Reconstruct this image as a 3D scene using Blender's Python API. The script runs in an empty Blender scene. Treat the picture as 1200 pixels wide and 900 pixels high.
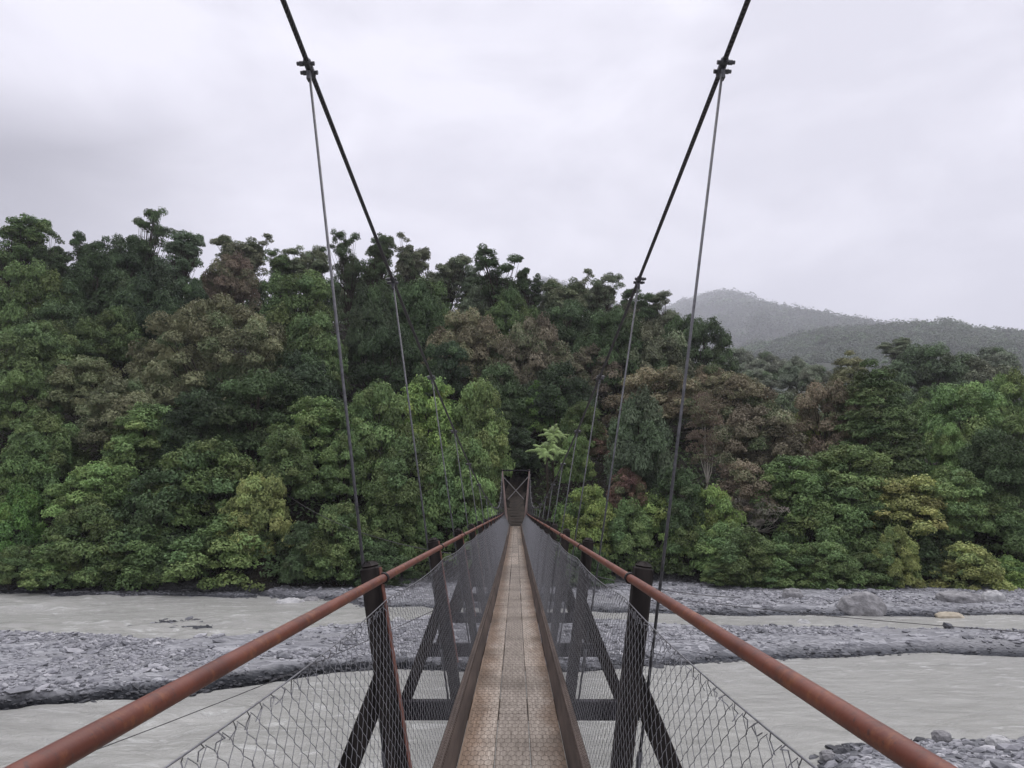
import bpy, math, random
import numpy as np
from mathutils import Vector, Matrix

R = math.radians
scene = bpy.context.scene
col = scene.collection

# ------------------------------------------------------------------ camera
F = 890.0                                   # focal length in pixels of a 1200 px wide picture
PITCH = math.atan(140 / F)
YAW = R(0.29)
cam_d = bpy.data.cameras.new('camera')
cam_d.sensor_width = 36.0
cam_d.lens = 36.0 * F / 1200.0
cam_d.clip_start = 0.05
cam_d.clip_end = 20000
cam = bpy.data.objects.new('camera', cam_d)
cam.location = (0, 0, 0)                    # eye height is z = 0; the river lies 5.4 m below
cam.rotation_euler = (R(90) + PITCH, 0, YAW)
col.objects.link(cam)
scene.camera = cam

# ------------------------------------------------------------------ sky, sun, exposure
SUN_EL, SUN_ROT = R(62), R(200)
world = bpy.data.worlds.new('World')
scene.world = world
world.use_nodes = True
wn, wl = world.node_tree.nodes, world.node_tree.links
wn.clear()
w_out = wn.new('ShaderNodeOutputWorld')
w_bg = wn.new('ShaderNodeBackground')
w_bg.inputs['Strength'].default_value = 0.1
w_sky = wn.new('ShaderNodeTexSky')
w_sky.sky_type = 'NISHITA'
w_sky.sun_disc = False
w_sky.sun_elevation = SUN_EL
w_sky.sun_rotation = SUN_ROT
w_tc = wn.new('ShaderNodeTexCoord')
w_map = wn.new('ShaderNodeMapping')
w_map.inputs['Scale'].default_value = (1.6, 1.0, 3.4)
w_map.inputs['Location'].default_value = (0.35, 0.0, 0.2)
w_n = wn.new('ShaderNodeTexNoise')
w_n.inputs['Scale'].default_value = 2.1
w_n.inputs['Detail'].default_value = 7
w_n.inputs['Roughness'].default_value = 0.52
w_n.inputs['Distortion'].default_value = 0.35
w_r = wn.new('ShaderNodeValToRGB')
w_r.color_ramp.elements[0].position = 0.40
w_r.color_ramp.elements[0].color = (6.1, 6.0, 6.75, 1)
w_r.color_ramp.elements[1].position = 0.61
w_r.color_ramp.elements[1].color = (7.8, 7.66, 8.45, 1)
# thick cloud sits lower and darker over the valley side on the left
w_sep = wn.new('ShaderNodeSeparateXYZ')
w_m1 = wn.new('ShaderNodeMapRange')
w_m1.inputs['From Min'].default_value = -0.60
w_m1.inputs['From Max'].default_value = -0.28
w_m1.inputs['To Min'].default_value = 0.30
w_m1.inputs['To Max'].default_value = 1.0
w_m1.interpolation_type = 'SMOOTHSTEP'
w_m2 = wn.new('ShaderNodeMapRange')
w_m2.inputs['From Min'].default_value = 0.30
w_m2.inputs['From Max'].default_value = 0.47
w_m2.inputs['To Min'].default_value = 0.0
w_m2.inputs['To Max'].default_value = 1.0
w_m2.interpolation_type = 'SMOOTHSTEP'
w_mx = wn.new('ShaderNodeMath'); w_mx.operation = 'MAXIMUM'
w_mul = wn.new('ShaderNodeMix'); w_mul.data_type = 'RGBA'; w_mul.blend_type = 'MULTIPLY'
w_mul.inputs['Factor'].default_value = 1.0
w_mix = wn.new('ShaderNodeMix'); w_mix.data_type = 'RGBA'
w_mix.inputs['Factor'].default_value = 0.95
wl.new(w_tc.outputs['Generated'], w_map.inputs['Vector'])
wl.new(w_map.outputs['Vector'], w_n.inputs['Vector'])
wl.new(w_n.outputs['Fac'], w_r.inputs['Fac'])
wl.new(w_tc.outputs['Generated'], w_sep.inputs['Vector'])
wl.new(w_sep.outputs['X'], w_m1.inputs['Value'])
wl.new(w_sep.outputs['Z'], w_m2.inputs['Value'])
wl.new(w_m1.outputs['Result'], w_mx.inputs[0])
wl.new(w_m2.outputs['Result'], w_mx.inputs[1])
wl.new(w_r.outputs['Color'], w_mul.inputs['A'])
wl.new(w_mx.outputs['Value'], w_mul.inputs['B'])
wl.new(w_sky.outputs['Color'], w_mix.inputs['A'])
# an overcast sky is brightest overhead
w_m3 = wn.new('ShaderNodeMapRange')
w_m3.inputs['From Min'].default_value = 0.58
w_m3.inputs['From Max'].default_value = 1.0
w_m3.inputs['To Min'].default_value = 1.0
w_m3.inputs['To Max'].default_value = 2.1
wl.new(w_sep.outputs['Z'], w_m3.inputs['Value'])
w_zen = wn.new('ShaderNodeMix'); w_zen.data_type = 'RGBA'; w_zen.blend_type = 'MULTIPLY'
w_zen.inputs['Factor'].default_value = 1.0
wl.new(w_mul.outputs['Result'], w_zen.inputs['A'])
wl.new(w_m3.outputs['Result'], w_zen.inputs['B'])
wl.new(w_zen.outputs['Result'], w_mix.inputs['B'])
wl.new(w_mix.outputs['Result'], w_bg.inputs['Color'])
wl.new(w_bg.outputs['Background'], w_out.inputs['Surface'])

sun_d = bpy.data.lights.new('sun', 'SUN')
sun_d.energy = 1.3
sun_d.angle = R(50)
sun_d.color = (1.0, 0.97, 0.93)
sun = bpy.data.objects.new('sun', sun_d)
sun.rotation_euler = (R(90) - SUN_EL, 0, R(180) - SUN_ROT + R(180))
col.objects.link(sun)

scene.view_settings.view_transform = 'Standard'
scene.view_settings.look = 'None'
scene.view_settings.exposure = 0.5
scene.view_settings.gamma = 1.0
scene.view_settings.use_curve_mapping = False
scene.render.engine = 'CYCLES'
scene.cycles.use_denoising = True
scene.cycles.denoising_prefilter = 'ACCURATE'
scene.cycles.max_bounces = 6
scene.cycles.diffuse_bounces = 3
scene.cycles.glossy_bounces = 2
scene.cycles.transmission_bounces = 3
scene.cycles.volume_bounces = 3
scene.cycles.transparent_max_bounces = 4
scene.cycles.use_adaptive_sampling = False

# ------------------------------------------------------------------ helpers
rng = np.random.default_rng(11)
random.seed(11)
ZW = -5.4                                   # river level


def ray(u, v):
    """Direction in the world of a point of the photograph (1200 x 900)."""
    x, y = (u - 600) / F, (450 - v) / F
    d = np.array([x, math.cos(PITCH) - y * math.sin(PITCH), math.sin(PITCH) + y * math.cos(PITCH)])
    c, s = math.cos(YAW), math.sin(YAW)
    return np.array([c * d[0] - s * d[1], s * d[0] + c * d[1], d[2]])


def P(u, v, Y):
    d = ray(u, v)
    return d * (Y / d[1])


def PZ(u, v, Z):
    d = ray(u, v)
    return d * (Z / d[2])


def vnoise(x, y, seed=0):
    """Smooth value noise, 0..1."""
    xi, yi = np.floor(x).astype(np.int64), np.floor(y).astype(np.int64)
    xf, yf = x - xi, y - yi
    def h(a, b):
        n = (a * 374761393 + b * 668265263 + seed * 144665) & 0x7fffffff
        n = ((n ^ (n >> 13)) * 1274126177) & 0x7fffffff
        n = (n ^ (n >> 16)) & 0xffff
        return n / 65535.0
    u, v = xf * xf * (3 - 2 * xf), yf * yf * (3 - 2 * yf)
    return (h(xi, yi) * (1 - u) + h(xi + 1, yi) * u) * (1 - v) + (h(xi, yi + 1) * (1 - u) + h(xi + 1, yi + 1) * u) * v


def fbm(x, y, oct=4, seed=0):
    s, a, t = 0, 1.0, 0.0
    for o in range(oct):
        s = s + a * vnoise(x * 2 ** o, y * 2 ** o, seed + o)
        t += a
        a *= 0.5
    return s / t - 0.5


def tag(o, label=None, cat=None, group=None, kind=None):
    if label: o['label'] = label
    if cat: o['category'] = cat
    if group: o['group'] = group
    if kind: o['kind'] = kind
    return o


def empty(name, loc=(0, 0, 0), parent=None):
    o = bpy.data.objects.new(name, None)
    o.location = loc
    o.empty_display_size = 0.2
    col.objects.link(o)
    if parent: o.parent = parent
    return o


def link(name, me, parent=None):
    o = bpy.data.objects.new(name, me)
    col.objects.link(o)
    if parent: o.parent = parent
    return o


def mesh_np(name, V, Q, mat=None, smooth=False, attrs=None, dom='FACE'):
    """Mesh of equal sized polygons from arrays V (n,3) and Q (m,k)."""
    V, Q = np.asarray(V, dtype=np.float32), np.asarray(Q, dtype=np.int32)
    me = bpy.data.meshes.new(name)
    k = Q.shape[1]
    me.vertices.add(len(V)); me.vertices.foreach_set('co', V.ravel())
    me.loops.add(Q.size); me.loops.foreach_set('vertex_index', Q.ravel())
    me.polygons.add(len(Q))
    me.polygons.foreach_set('loop_start', np.arange(0, Q.size, k, dtype=np.int32))
    me.polygons.foreach_set('use_smooth', np.full(len(Q), smooth, dtype=bool))
    me.update(calc_edges=True)
    for n, a in (attrs or {}).items():
        at = me.attributes.new(n, 'FLOAT', dom)
        at.data.foreach_set('value', np.asarray(a, dtype=np.float32))
    if mat: me.materials.append(mat)
    return me


class MB:
    """Collects boxes, bars and tubes into one mesh."""
    def __init__(s): s.v, s.f = [], []

    def add(s, vs, fs):
        n = len(s.v)
        s.v += [tuple(map(float, p)) for p in vs]
        s.f += [tuple(n + i for i in f) for f in fs]

    def bar(s, a, b, w, h, side=(1, 0, 0), ch=0.006, taper=1.0):
        """Chamfered timber or flat from a to b: w along side, h along the third direction."""
        a, b = Vector(a), Vector(b)
        d = (b - a).normalized()
        sd = Vector(side); sd = (sd - d * sd.dot(d)).normalized()
        t = d.cross(sd)
        def ring(c, k):
            hw, hh, q = w / 2 * k, h / 2 * k, min(ch, w / 3, h / 3)
            pts = [(-hw + q, -hh), (hw - q, -hh), (hw, -hh + q), (hw, hh - q), (hw - q, hh), (-hw + q, hh), (-hw, hh - q), (-hw, -hh + q)]
            return [c + sd * x + t * y for x, y in pts]
        k = 1 - 1.2 * ch / max(w, h)
        rs = [ring(a, k), ring(a + d * ch * .7, 1), ring(b - d * ch * .7, taper), ring(b, k * taper)]
        vs = [p for r in rs for p in r]
        fs = [[i for i in range(7, -1, -1)], [24 + i for i in range(8)]]
        for r in range(3):
            for i in range(8):
                j = (i + 1) % 8
                fs.append([r * 8 + i, r * 8 + j, r * 8 + 8 + j, r * 8 + 8 + i])
        s.add(vs, fs)

    def tube(s, pts, r, n=8, caps=True):
        pts = [Vector(p) for p in pts]
        rr = r if hasattr(r, '__len__') else [r] * len(pts)
        vs, fs, up = [], [], None
        for i, p in enumerate(pts):
            d = (pts[min(i + 1, len(pts) - 1)] - pts[max(i - 1, 0)]).normalized()
            if up is None:
                up = d.orthogonal().normalized()
            up = (up - d * up.dot(d)).normalized()
            w = d.cross(up)
            vs += [p + (up * math.cos(2 * math.pi * k / n) + w * math.sin(2 * math.pi * k / n)) * rr[i] for k in range(n)]
        for i in range(len(pts) - 1):
            for k in range(n):
                j = (k + 1) % n
                fs.append([i * n + k, i * n + j, (i + 1) * n + j, (i + 1) * n + k])
        if caps:
            fs.append(list(range(n - 1, -1, -1)))
            fs.append([(len(pts) - 1) * n + k for k in range(n)])
        s.add(vs, fs)

    def ring(s, c, axis, R0, r, n=14, m=6):
        c, ax = Vector(c), Vector(axis).normalized()
        e1 = ax.orthogonal().normalized(); e2 = ax.cross(e1)
        vs, fs = [], []
        for i in range(n):
            a = 2 * math.pi * i / n
            o = e1 * math.cos(a) + e2 * math.sin(a)
            for k in range(m):
                b = 2 * math.pi * k / m
                vs.append(c + o * (R0 + r * math.cos(b)) + ax * r * math.sin(b))
        for i in range(n):
            for k in range(m):
                fs.append([i * m + k, i * m + (k + 1) % m, ((i + 1) % n) * m + (k + 1) % m, ((i + 1) % n) * m + k])
        s.add(vs, fs)

    def mesh(s, name, mat, smooth=False):
        me = bpy.data.meshes.new(name)
        me.from_pydata(s.v, [], s.f)
        if smooth:
            me.polygons.foreach_set('use_smooth', [True] * len(me.polygons))
        me.update()
        me.materials.append(mat)
        return me

    def build(s, name, mat, parent=None, smooth=False):
        return link(name, s.mesh(name, mat, smooth), parent)


def wires(A, B, r):
    """Three sided wires from A to B (n,3 arrays); returns V, Q."""
    A, B = np.asarray(A, float), np.asarray(B, float)
    d = B - A
    d /= np.linalg.norm(d, axis=1, keepdims=True) + 1e-9
    A, B = A - d * r * .3, B + d * r * .3
    ref = np.where(np.abs(d[:, 2:3]) > .8, np.array([[1., 0, 0]]), np.array([[0, 0, 1.]]))
    e1 = np.cross(d, ref); e1 /= np.linalg.norm(e1, axis=1, keepdims=True)
    e2 = np.cross(d, e1)
    V = []
    for X in (A, B):
        for k in range(3):
            a = 2 * math.pi * k / 3 + .5
            V.append(X + (e1 * math.cos(a) + e2 * math.sin(a)) * r)
    n = len(A)
    V = np.stack(V, 1).reshape(-1, 3)
    q = np.array([[0, 1, 4, 3], [1, 2, 5, 4], [2, 0, 3, 5]])
    Q = (np.arange(n)[:, None, None] * 6 + q[None]).reshape(-1, 4)
    return V, Q


# ------------------------------------------------------------------ materials
def new_mat(name):
    m = bpy.data.materials.new(name)
    m.use_nodes = True
    nt = m.node_tree
    nt.nodes.clear()
    o = nt.nodes.new('ShaderNodeOutputMaterial')
    b = nt.nodes.new('ShaderNodeBsdfPrincipled')
    nt.links.new(b.outputs[0], o.inputs['Surface'])
    return m, nt, b


def N(nt, t, **kw):
    n = nt.nodes.new(t)
    for k, v in kw.items():
        if k in n.inputs: n.inputs[k].default_value = v
        else: setattr(n, k, v)
    return n


def ramp(nt, src, stops):
    r = nt.nodes.new('ShaderNodeValToRGB')
    el = r.color_ramp.elements
    while len(el) > 1: el.remove(el[-1])
    el[0].position, el[0].color = stops[0][0], (*stops[0][1], 1)
    for p, c in stops[1:]:
        e = el.new(p); e.color = (*c, 1)
    nt.links.new(src, r.inputs['Fac'])
    return r.outputs['Color']


def coords(nt, scale=(1, 1, 1), which='Object'):
    tc = nt.nodes.new('ShaderNodeTexCoord')
    mp = nt.nodes.new('ShaderNodeMapping')
    mp.inputs['Scale'].default_value = scale
    nt.links.new(tc.outputs[which], mp.inputs['Vector'])
    return mp.outputs['Vector']


def noise(nt, vec, scale, detail=4, rough=.55, dist=0):
    n = N(nt, 'ShaderNodeTexNoise', Scale=scale, Detail=detail, Roughness=rough, Distortion=dist)
    nt.links.new(vec, n.inputs['Vector'])
    return n.outputs['Fac']


def mixc(nt, fac, a, b, mode='MIX'):
    m = nt.nodes.new('ShaderNodeMix'); m.data_type = 'RGBA'; m.blend_type = mode
    for k, x in (('Factor', fac), ('A', a), ('B', b)):
        if isinstance(x, (int, float)): m.inputs[k].default_value = x
        elif isinstance(x, tuple): m.inputs[k].default_value = (*x, 1)
        else: nt.links.new(x, m.inputs[k])
    return m.outputs['Result']


def bump(nt, b, h, strength, dist=.01):
    bp = N(nt, 'ShaderNodeBump', Strength=strength, Distance=dist)
    nt.links.new(h, bp.inputs['Height'])
    nt.links.new(bp.outputs['Normal'], b.inputs['Normal'])


def simple(name, c0, c1, scale, rough=.7, metal=0, bs=.3, bd=.004, stretch=(1, 1, 1), detail=5, spec=.4):
    m, nt, b = new_mat(name)
    n = noise(nt, coords(nt, stretch), scale, detail)
    nt.links.new(ramp(nt, n, [(.3, c0), (.7, c1)]), b.inputs['Base Color'])
    b.inputs['Roughness'].default_value = rough
    b.inputs['Metallic'].default_value = metal
    b.inputs['Specular IOR Level'].default_value = spec
    if bs: bump(nt, b, n, bs, bd)
    return m


M = {}


def leaf_material():
    m, nt, b = new_mat('leaf')
    oi = nt.nodes.new('ShaderNodeObjectInfo')
    at = N(nt, 'ShaderNodeAttribute', attribute_name='tint')
    hue = N(nt, 'ShaderNodeAttribute', attribute_name='hue')
    mr = N(nt, 'ShaderNodeMapRange')
    mr.inputs['To Min'].default_value = .45
    mr.inputs['To Max'].default_value = 1.65
    nt.links.new(at.outputs['Fac'], mr.inputs['Value'])
    hs = nt.nodes.new('ShaderNodeHueSaturation')
    mh = N(nt, 'ShaderNodeMapRange')
    mh.inputs['To Min'].default_value = .465
    mh.inputs['To Max'].default_value = .53
    nt.links.new(hue.outputs['Fac'], mh.inputs['Value'])
    nt.links.new(mh.outputs['Result'], hs.inputs['Hue'])
    nt.links.new(mr.outputs['Result'], hs.inputs['Value'])
    mg = N(nt, 'ShaderNodeMapRange')
    mg.inputs['From Min'].default_value = .56
    mg.inputs['From Max'].default_value = .85
    mg.inputs['To Max'].default_value = .75
    nt.links.new(hue.outputs['Fac'], mg.inputs['Value'])
    nt.links.new(mixc(nt, mg.outputs['Result'], oi.outputs['Color'], (.115, .160, .062)), hs.inputs['Color'])
    hs.inputs['Saturation'].default_value = .90
    nt.links.new(hs.outputs['Color'], b.inputs['Base Color'])
    b.inputs['Roughness'].default_value = .5
    b.inputs['Specular IOR Level'].default_value = .10
    tr = nt.nodes.new('ShaderNodeBsdfTranslucent')
    nt.links.new(hs.outputs['Color'], tr.inputs['Color'])
    mx = nt.nodes.new('ShaderNodeMixShader')
    mx.inputs['Fac'].default_value = .14
    nt.links.new(b.outputs[0], mx.inputs[1]); nt.links.new(tr.outputs[0], mx.inputs[2])
    out = [n for n in nt.nodes if n.type == 'OUTPUT_MATERIAL'][0]
    nt.links.new(mx.outputs[0], out.inputs['Surface'])
    return m


M['leaf'] = leaf_material()
M['bark'] = simple('bark', (.024, .019, .015), (.075, .063, .05), 6, .9, spec=.1, bs=.6, bd=.03, stretch=(1, 1, .3))
M['pale_bark'] = simple('pale_bark', (.22, .20, .17), (.42, .39, .34), 5, .85, bs=.4, bd=.02, stretch=(1, 1, .3))
M['black_timber'] = simple('black_timber', (.006, .005, .005), (.040, .034, .031), 14, .75, bs=.5, bd=.006, stretch=(1, 1, .15), spec=.15)
M['beam_timber'] = simple('beam_timber', (.009, .008, .010), (.030, .027, .030), 7, .8, bs=.5, bd=.006, stretch=(.15, 1, 1), spec=.15)
M['lit_face'] = simple('red_lit_face', (.08, .028, .018), (.20, .075, .05), 14, .7, bs=.3, bd=.002)  # reddish tone standing in for a post's lit inner face
M['galv'] = simple('galvanised', (.17, .17, .18), (.34, .34, .36), 30, .42, metal=.75, bs=0)
M['rod'] = simple('hanger_steel', (.06, .06, .064), (.13, .13, .138), 30, .5, metal=.55, bs=0)
M['fence_wire'] = simple('fence_wire', (.13, .13, .138), (.29, .29, .305), 18, .45, metal=.6, bs=0)
M['net_wire'] = simple('net_wire', (.05, .036, .026), (.13, .10, .08), 14, .6, metal=.3, bs=0)
M['clamp'] = simple('clamp_steel', (.05, .05, .055), (.13, .13, .14), 30, .5, metal=.6, bs=.2, bd=.002)
M['black_rubber'] = simple('black_clip', (.008, .008, .009), (.02, .02, .02), 20, .6, bs=0)


def pipe_material():
    m, nt, b = new_mat('red_pipe')
    c = coords(nt, (1, 1, 1))
    n1 = noise(nt, c, 5, 6, .6)
    n2 = noise(nt, c, 60, 4, .6)
    base = ramp(nt, n1, [(.32, (.085, .020, .010)), (.52, (.125, .032, .016)), (.72, (.165, .049, .026))])
    n4 = noise(nt, c, 14, 6, .7)
    base = mixc(nt, ramp(nt, n4, [(.52, (0, 0, 0)), (.66, (.85, .85, .85))]), base, (.21, .075, .028))
    base = mixc(nt, ramp(nt, noise(nt, c, 23, 5, .7), [(.56, (0, 0, 0)), (.7, (.8, .8, .8))]), base, (.055, .022, .016))
    sp = ramp(nt, n2, [(.58, (0, 0, 0)), (.68, (1, 1, 1))])
    nt.links.new(mixc(nt, sp, base, (.07, .026, .02)), b.inputs['Base Color'])
    b.inputs['Roughness'].default_value = .48
    b.inputs['Specular IOR Level'].default_value = .45
    bump(nt, b, n2, .25, .002)
    return m


M['pipe'] = pipe_material()


def cable_material():
    m, nt, b = new_mat('steel_cable')
    c = coords(nt)
    w = N(nt, 'ShaderNodeTexWave', Scale=22, Distortion=.4)
    w.wave_type = 'BANDS'; w.bands_direction = 'DIAGONAL'
    nt.links.new(c, w.inputs['Vector'])
    nt.links.new(ramp(nt, w.outputs['Fac'], [(.2, (.022, .02, .022)), (.8, (.075, .07, .075))]), b.inputs['Base Color'])
    b.inputs['Roughness'].default_value = .6
    b.inputs['Metallic'].default_value = .3
    bump(nt, b, w.outputs['Fac'], .8, .006)
    return m


M['cable'] = cable_material()


def plank_material():
    m, nt, b = new_mat('weathered_plank')
    c = coords(nt, (1, 1, 1))
    cs = coords(nt, (14, .55, 14))
    g = noise(nt, cs, 5, 6, .65, .6)
    big = noise(nt, c, 1.1, 5, .6)
    oi = N(nt, 'ShaderNodeAttribute', attribute_name='tint')
    base = ramp(nt, g, [(.25, (.155, .129, .104)), (.5, (.30, .26, .217)), (.75, (.44, .392, .335))])
    base = mixc(nt, .75, base, ramp(nt, oi.outputs['Fac'], [(0, (.58, .57, .56)), (1, (1.25, 1.22, 1.18))]), 'MULTIPLY')
    # rusty damp bands near the kerbs and in patches
    tc = nt.nodes.new('ShaderNodeTexCoord')
    sx = nt.nodes.new('ShaderNodeSeparateXYZ')
    nt.links.new(tc.outputs['Object'], sx.inputs[0])
    ab = N(nt, 'ShaderNodeMath', operation='ABSOLUTE'); nt.links.new(sx.outputs['X'], ab.inputs[0])
    ad = N(nt, 'ShaderNodeMath', operation='ADD'); nt.links.new(ab.outputs[0], ad.inputs[0])
    ns = N(nt, 'ShaderNodeMath', operation='MULTIPLY'); ns.inputs[1].default_value = .34
    nt.links.new(noise(nt, coords(nt, (1.6, .9, 1)), 2.2, 6, .7), ns.inputs[0])
    nt.links.new(ns.outputs[0], ad.inputs[1])
    rust = ramp(nt, ad.outputs[0], [(.34, (0, 0, 0)), (.48, (.95, .95, .95))])
    base = mixc(nt, rust, base, mixc(nt, .8, base, (.44, .29, .18), 'MULTIPLY'))
    st = ramp(nt, big, [(.46, (1, 1, 1)), (.66, (.42, .39, .36))])
    base = mixc(nt, .7, base, st, 'MULTIPLY')
    nt.links.new(base, b.inputs['Base Color'])
    b.inputs['Roughness'].default_value = .68
    b.inputs['Specular IOR Level'].default_value = .35
    bump(nt, b, g, .8, .006)
    return m


M['plank'] = plank_material()
M['kerb'] = simple('kerb_timber', (.035, .024, .019), (.105, .076, .061), 9, .8, bs=.5, bd=.006, stretch=(1, .12, 1))


def rock_material(name, stops, sc=3):
    m, nt, b = new_mat(name)
    c = coords(nt)
    n1 = noise(nt, c, sc, 6, .65)
    at = N(nt, 'ShaderNodeAttribute', attribute_name='tint')
    base = ramp(nt, n1, stops)
    base = mixc(nt, 1.0, base, ramp(nt, at.outputs['Fac'], [(0, (.14, .145, .16)), (.22, (.5, .51, .53)), (.55, (.9, .9, .93)), (1, (1.7, 1.68, 1.66))]), 'MULTIPLY')
    nt.links.new(base, b.inputs['Base Color'])
    b.inputs['Roughness'].default_value = .75
    bump(nt, b, n1, .6, .05)
    return m


M['stone'] = rock_material('river_stone', [(.3, (.175, .176, .185)), (.7, (.305, .306, .314))])
M['boulder'] = simple('boulder_rock', (.15, .148, .15), (.33, .325, .325), 3.4, .85, bs=1.0, bd=.16, spec=.15, detail=8)
M['tan_boulder'] = simple('tan_boulder_rock', (.28, .245, .18), (.46, .41, .32), 2.4, .8, bs=.8, bd=.06, detail=8)
M['pale_boulder'] = simple('pale_boulder_rock', (.32, .32, .32), (.50, .50, .49), 3.4, .85, bs=1.0, bd=.14, spec=.15, detail=8)


def wet_shade_lip(x, y):
    """1 on the near edge of the long gravel bar: damp plus painted undercut shade."""
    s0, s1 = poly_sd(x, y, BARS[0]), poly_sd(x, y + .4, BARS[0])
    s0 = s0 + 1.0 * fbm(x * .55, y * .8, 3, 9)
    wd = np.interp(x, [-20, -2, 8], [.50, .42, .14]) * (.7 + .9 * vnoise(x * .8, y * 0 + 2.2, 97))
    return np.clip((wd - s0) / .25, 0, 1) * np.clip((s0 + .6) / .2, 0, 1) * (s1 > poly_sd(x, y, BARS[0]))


def ground_material():
    m, nt, b = new_mat('ground')
    c = coords(nt)
    geo = nt.nodes.new('ShaderNodeNewGeometry')
    sx = nt.nodes.new('ShaderNodeSeparateXYZ')
    nt.links.new(geo.outputs['Position'], sx.inputs[0])
    v = N(nt, 'ShaderNodeTexVoronoi', Scale=2.6, Randomness=1.0)
    cg = coords(nt, (.75, 1.15, 1))
    nt.links.new(cg, v.inputs['Vector'])
    v2 = N(nt, 'ShaderNodeTexVoronoi', Scale=7.5, Randomness=1.0)
    nt.links.new(cg, v2.inputs['Vector'])
    sc = nt.nodes.new('ShaderNodeSeparateColor'); nt.links.new(v.outputs['Color'], sc.inputs[0])
    sc2 = nt.nodes.new('ShaderNodeSeparateColor'); nt.links.new(v2.outputs['Color'], sc2.inputs[0])
    g1 = ramp(nt, sc.outputs[0], [(0, (.13, .133, .143)), (.5, (.23, .233, .244)), (1, (.37, .373, .383))])
    g2 = ramp(nt, sc2.outputs[0], [(0, (.10, .103, .115)), (.5, (.21, .213, .226)), (1, (.38, .383, .395))])
    sel = ramp(nt, noise(nt, c, .5, 5, .6), [(.42, (0, 0, 0)), (.58, (1, 1, 1))])
    grav = mixc(nt, sel, g2, g1)
    sand = ramp(nt, noise(nt, c, 9, 5, .6), [(.3, (.18, .182, .188)), (.7, (.26, .262, .268))])
    sand_m = ramp(nt, noise(nt, coords(nt, (.35, 1, 1)), .35, 5, .6), [(.5, (0, 0, 0)), (.62, (1, 1, 1))])
    grav = mixc(nt, sand_m, grav, sand)
    # wet and dark close to the water line
    wet = N(nt, 'ShaderNodeMapRange')
    wet.inputs['From Min'].default_value = ZW + .06
    wet.inputs['From Max'].default_value = ZW + .30
    nt.links.new(sx.outputs['Z'], wet.inputs['Value'])
    grav = mixc(nt, wet.outputs['Result'], mixc(nt, 1.0, grav, (.20, .21, .23), 'MULTIPLY'), grav)
    wl_ = N(nt, 'ShaderNodeAttribute', attribute_name='wet')  # this attribute holds damp plus undercut shade painted on the lip
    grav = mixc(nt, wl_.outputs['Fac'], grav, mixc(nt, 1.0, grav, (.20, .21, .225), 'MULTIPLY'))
    soil = ramp(nt, noise(nt, c, 1.4, 6, .65), [(.3, (.006, .005, .004)), (.55, (.014, .012, .008)), (.75, (.02, .026, .011))])
    fl = N(nt, 'ShaderNodeAttribute', attribute_name='forest')
    nt.links.new(mixc(nt, fl.outputs['Fac'], grav, soil), b.inputs['Base Color'])
    b.inputs['Roughness'].default_value = .85
    b.inputs['Specular IOR Level'].default_value = .12
    hgt = N(nt, 'ShaderNodeMath', operation='ADD')
    nt.links.new(v.outputs['Distance'], hgt.inputs[0]); nt.links.new(v2.outputs['Distance'], hgt.inputs[1])
    bump(nt, b, hgt.outputs[0], .7, .12)
    return m


M['ground'] = ground_material()


def water_material():
    m, nt, b = new_mat('silty_water')
    c = coords(nt, (.32, 1, 1))
    n1 = noise(nt, c, .55, 6, .6, .6)
    n2 = noise(nt, coords(nt, (.45, 1, 1)), 2.2, 6, .65, .9)
    n3 = noise(nt, coords(nt, (.5, 1, 1)), 9, 4, .6, .4)
    base = ramp(nt, n1, [(.3, (.262, .262, .240)), (.7, (.352, .352, .326))])
    # broken foam on the rough reaches
    rough = ramp(nt, noise(nt, coords(nt, (.5, 1, 1)), .16, 3, .5), [(.42, (0, 0, 0)), (.56, (1, 1, 1))])
    foam = ramp(nt, n2, [(.53, (0, 0, 0)), (.70, (1, 1, 1))])
    fm = mixc(nt, 1.0, rough, foam, 'MULTIPLY')
    nt.links.new(mixc(nt, fm, base, (.47, .475, .45)), b.inputs['Base Color'])
    b.inputs['Roughness'].default_value = .22
    b.inputs['IOR'].default_value = 1.33
    b.inputs['Specular IOR Level'].default_value = .5
    a = N(nt, 'ShaderNodeMath', operation='MULTIPLY_ADD'); a.inputs[1].default_value = .18
    nt.links.new(n3, a.inputs[0]); nt.links.new(n2, a.inputs[2])
    bump(nt, b, a.outputs[0], .8, .22)
    return m


M['water'] = water_material()
M['trail'] = simple('trail_earth', (.014, .010, .007), (.048, .036, .025), 3, .9, bs=.6, bd=.05)
M['step_timber'] = simple('step_timber', (.015, .011, .009), (.04, .03, .025), 5, .9, bs=.4, bd=.01)
M['tower_steel'] = simple('tower_steel', (.17, .10, .085), (.36, .28, .25), 3, .6, bs=.3, bd=.004, stretch=(1, 1, .5))
M['tower_grey'] = simple('tower_grey', (.10, .095, .095), (.20, .19, .185), 4, .6, bs=.2, bd=.004)
M['hillsoil'] = simple('hill_ground', (.014, .020, .010), (.03, .038, .02), .05, .95, bs=0)

# ------------------------------------------------------------------ terrain
def poly_sd(px, py, poly):
    """Signed distance to a polygon, positive inside."""
    d = np.full(px.shape, 1e9)
    ins = np.zeros(px.shape, bool)
    n = len(poly)
    for i in range(n):
        (x0, y0), (x1, y1) = poly[i], poly[(i + 1) % n]
        ex, ey = x1 - x0, y1 - y0
        t = np.clip(((px - x0) * ex + (py - y0) * ey) / (ex * ex + ey * ey + 1e-9), 0, 1)
        d = np.minimum(d, np.hypot(px - x0 - t * ex, py - y0 - t * ey))
        c = ((y0 > py) != (y1 > py)) & (px < ex * (py - y0) / (ey + (1e-12 if ey == 0 else 0)) + x0)
        ins ^= c
    return np.where(ins, d, -d)


def px_poly(pts):
    return [tuple(PZ(u, v, ZW)[:2]) for u, v in pts]


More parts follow.
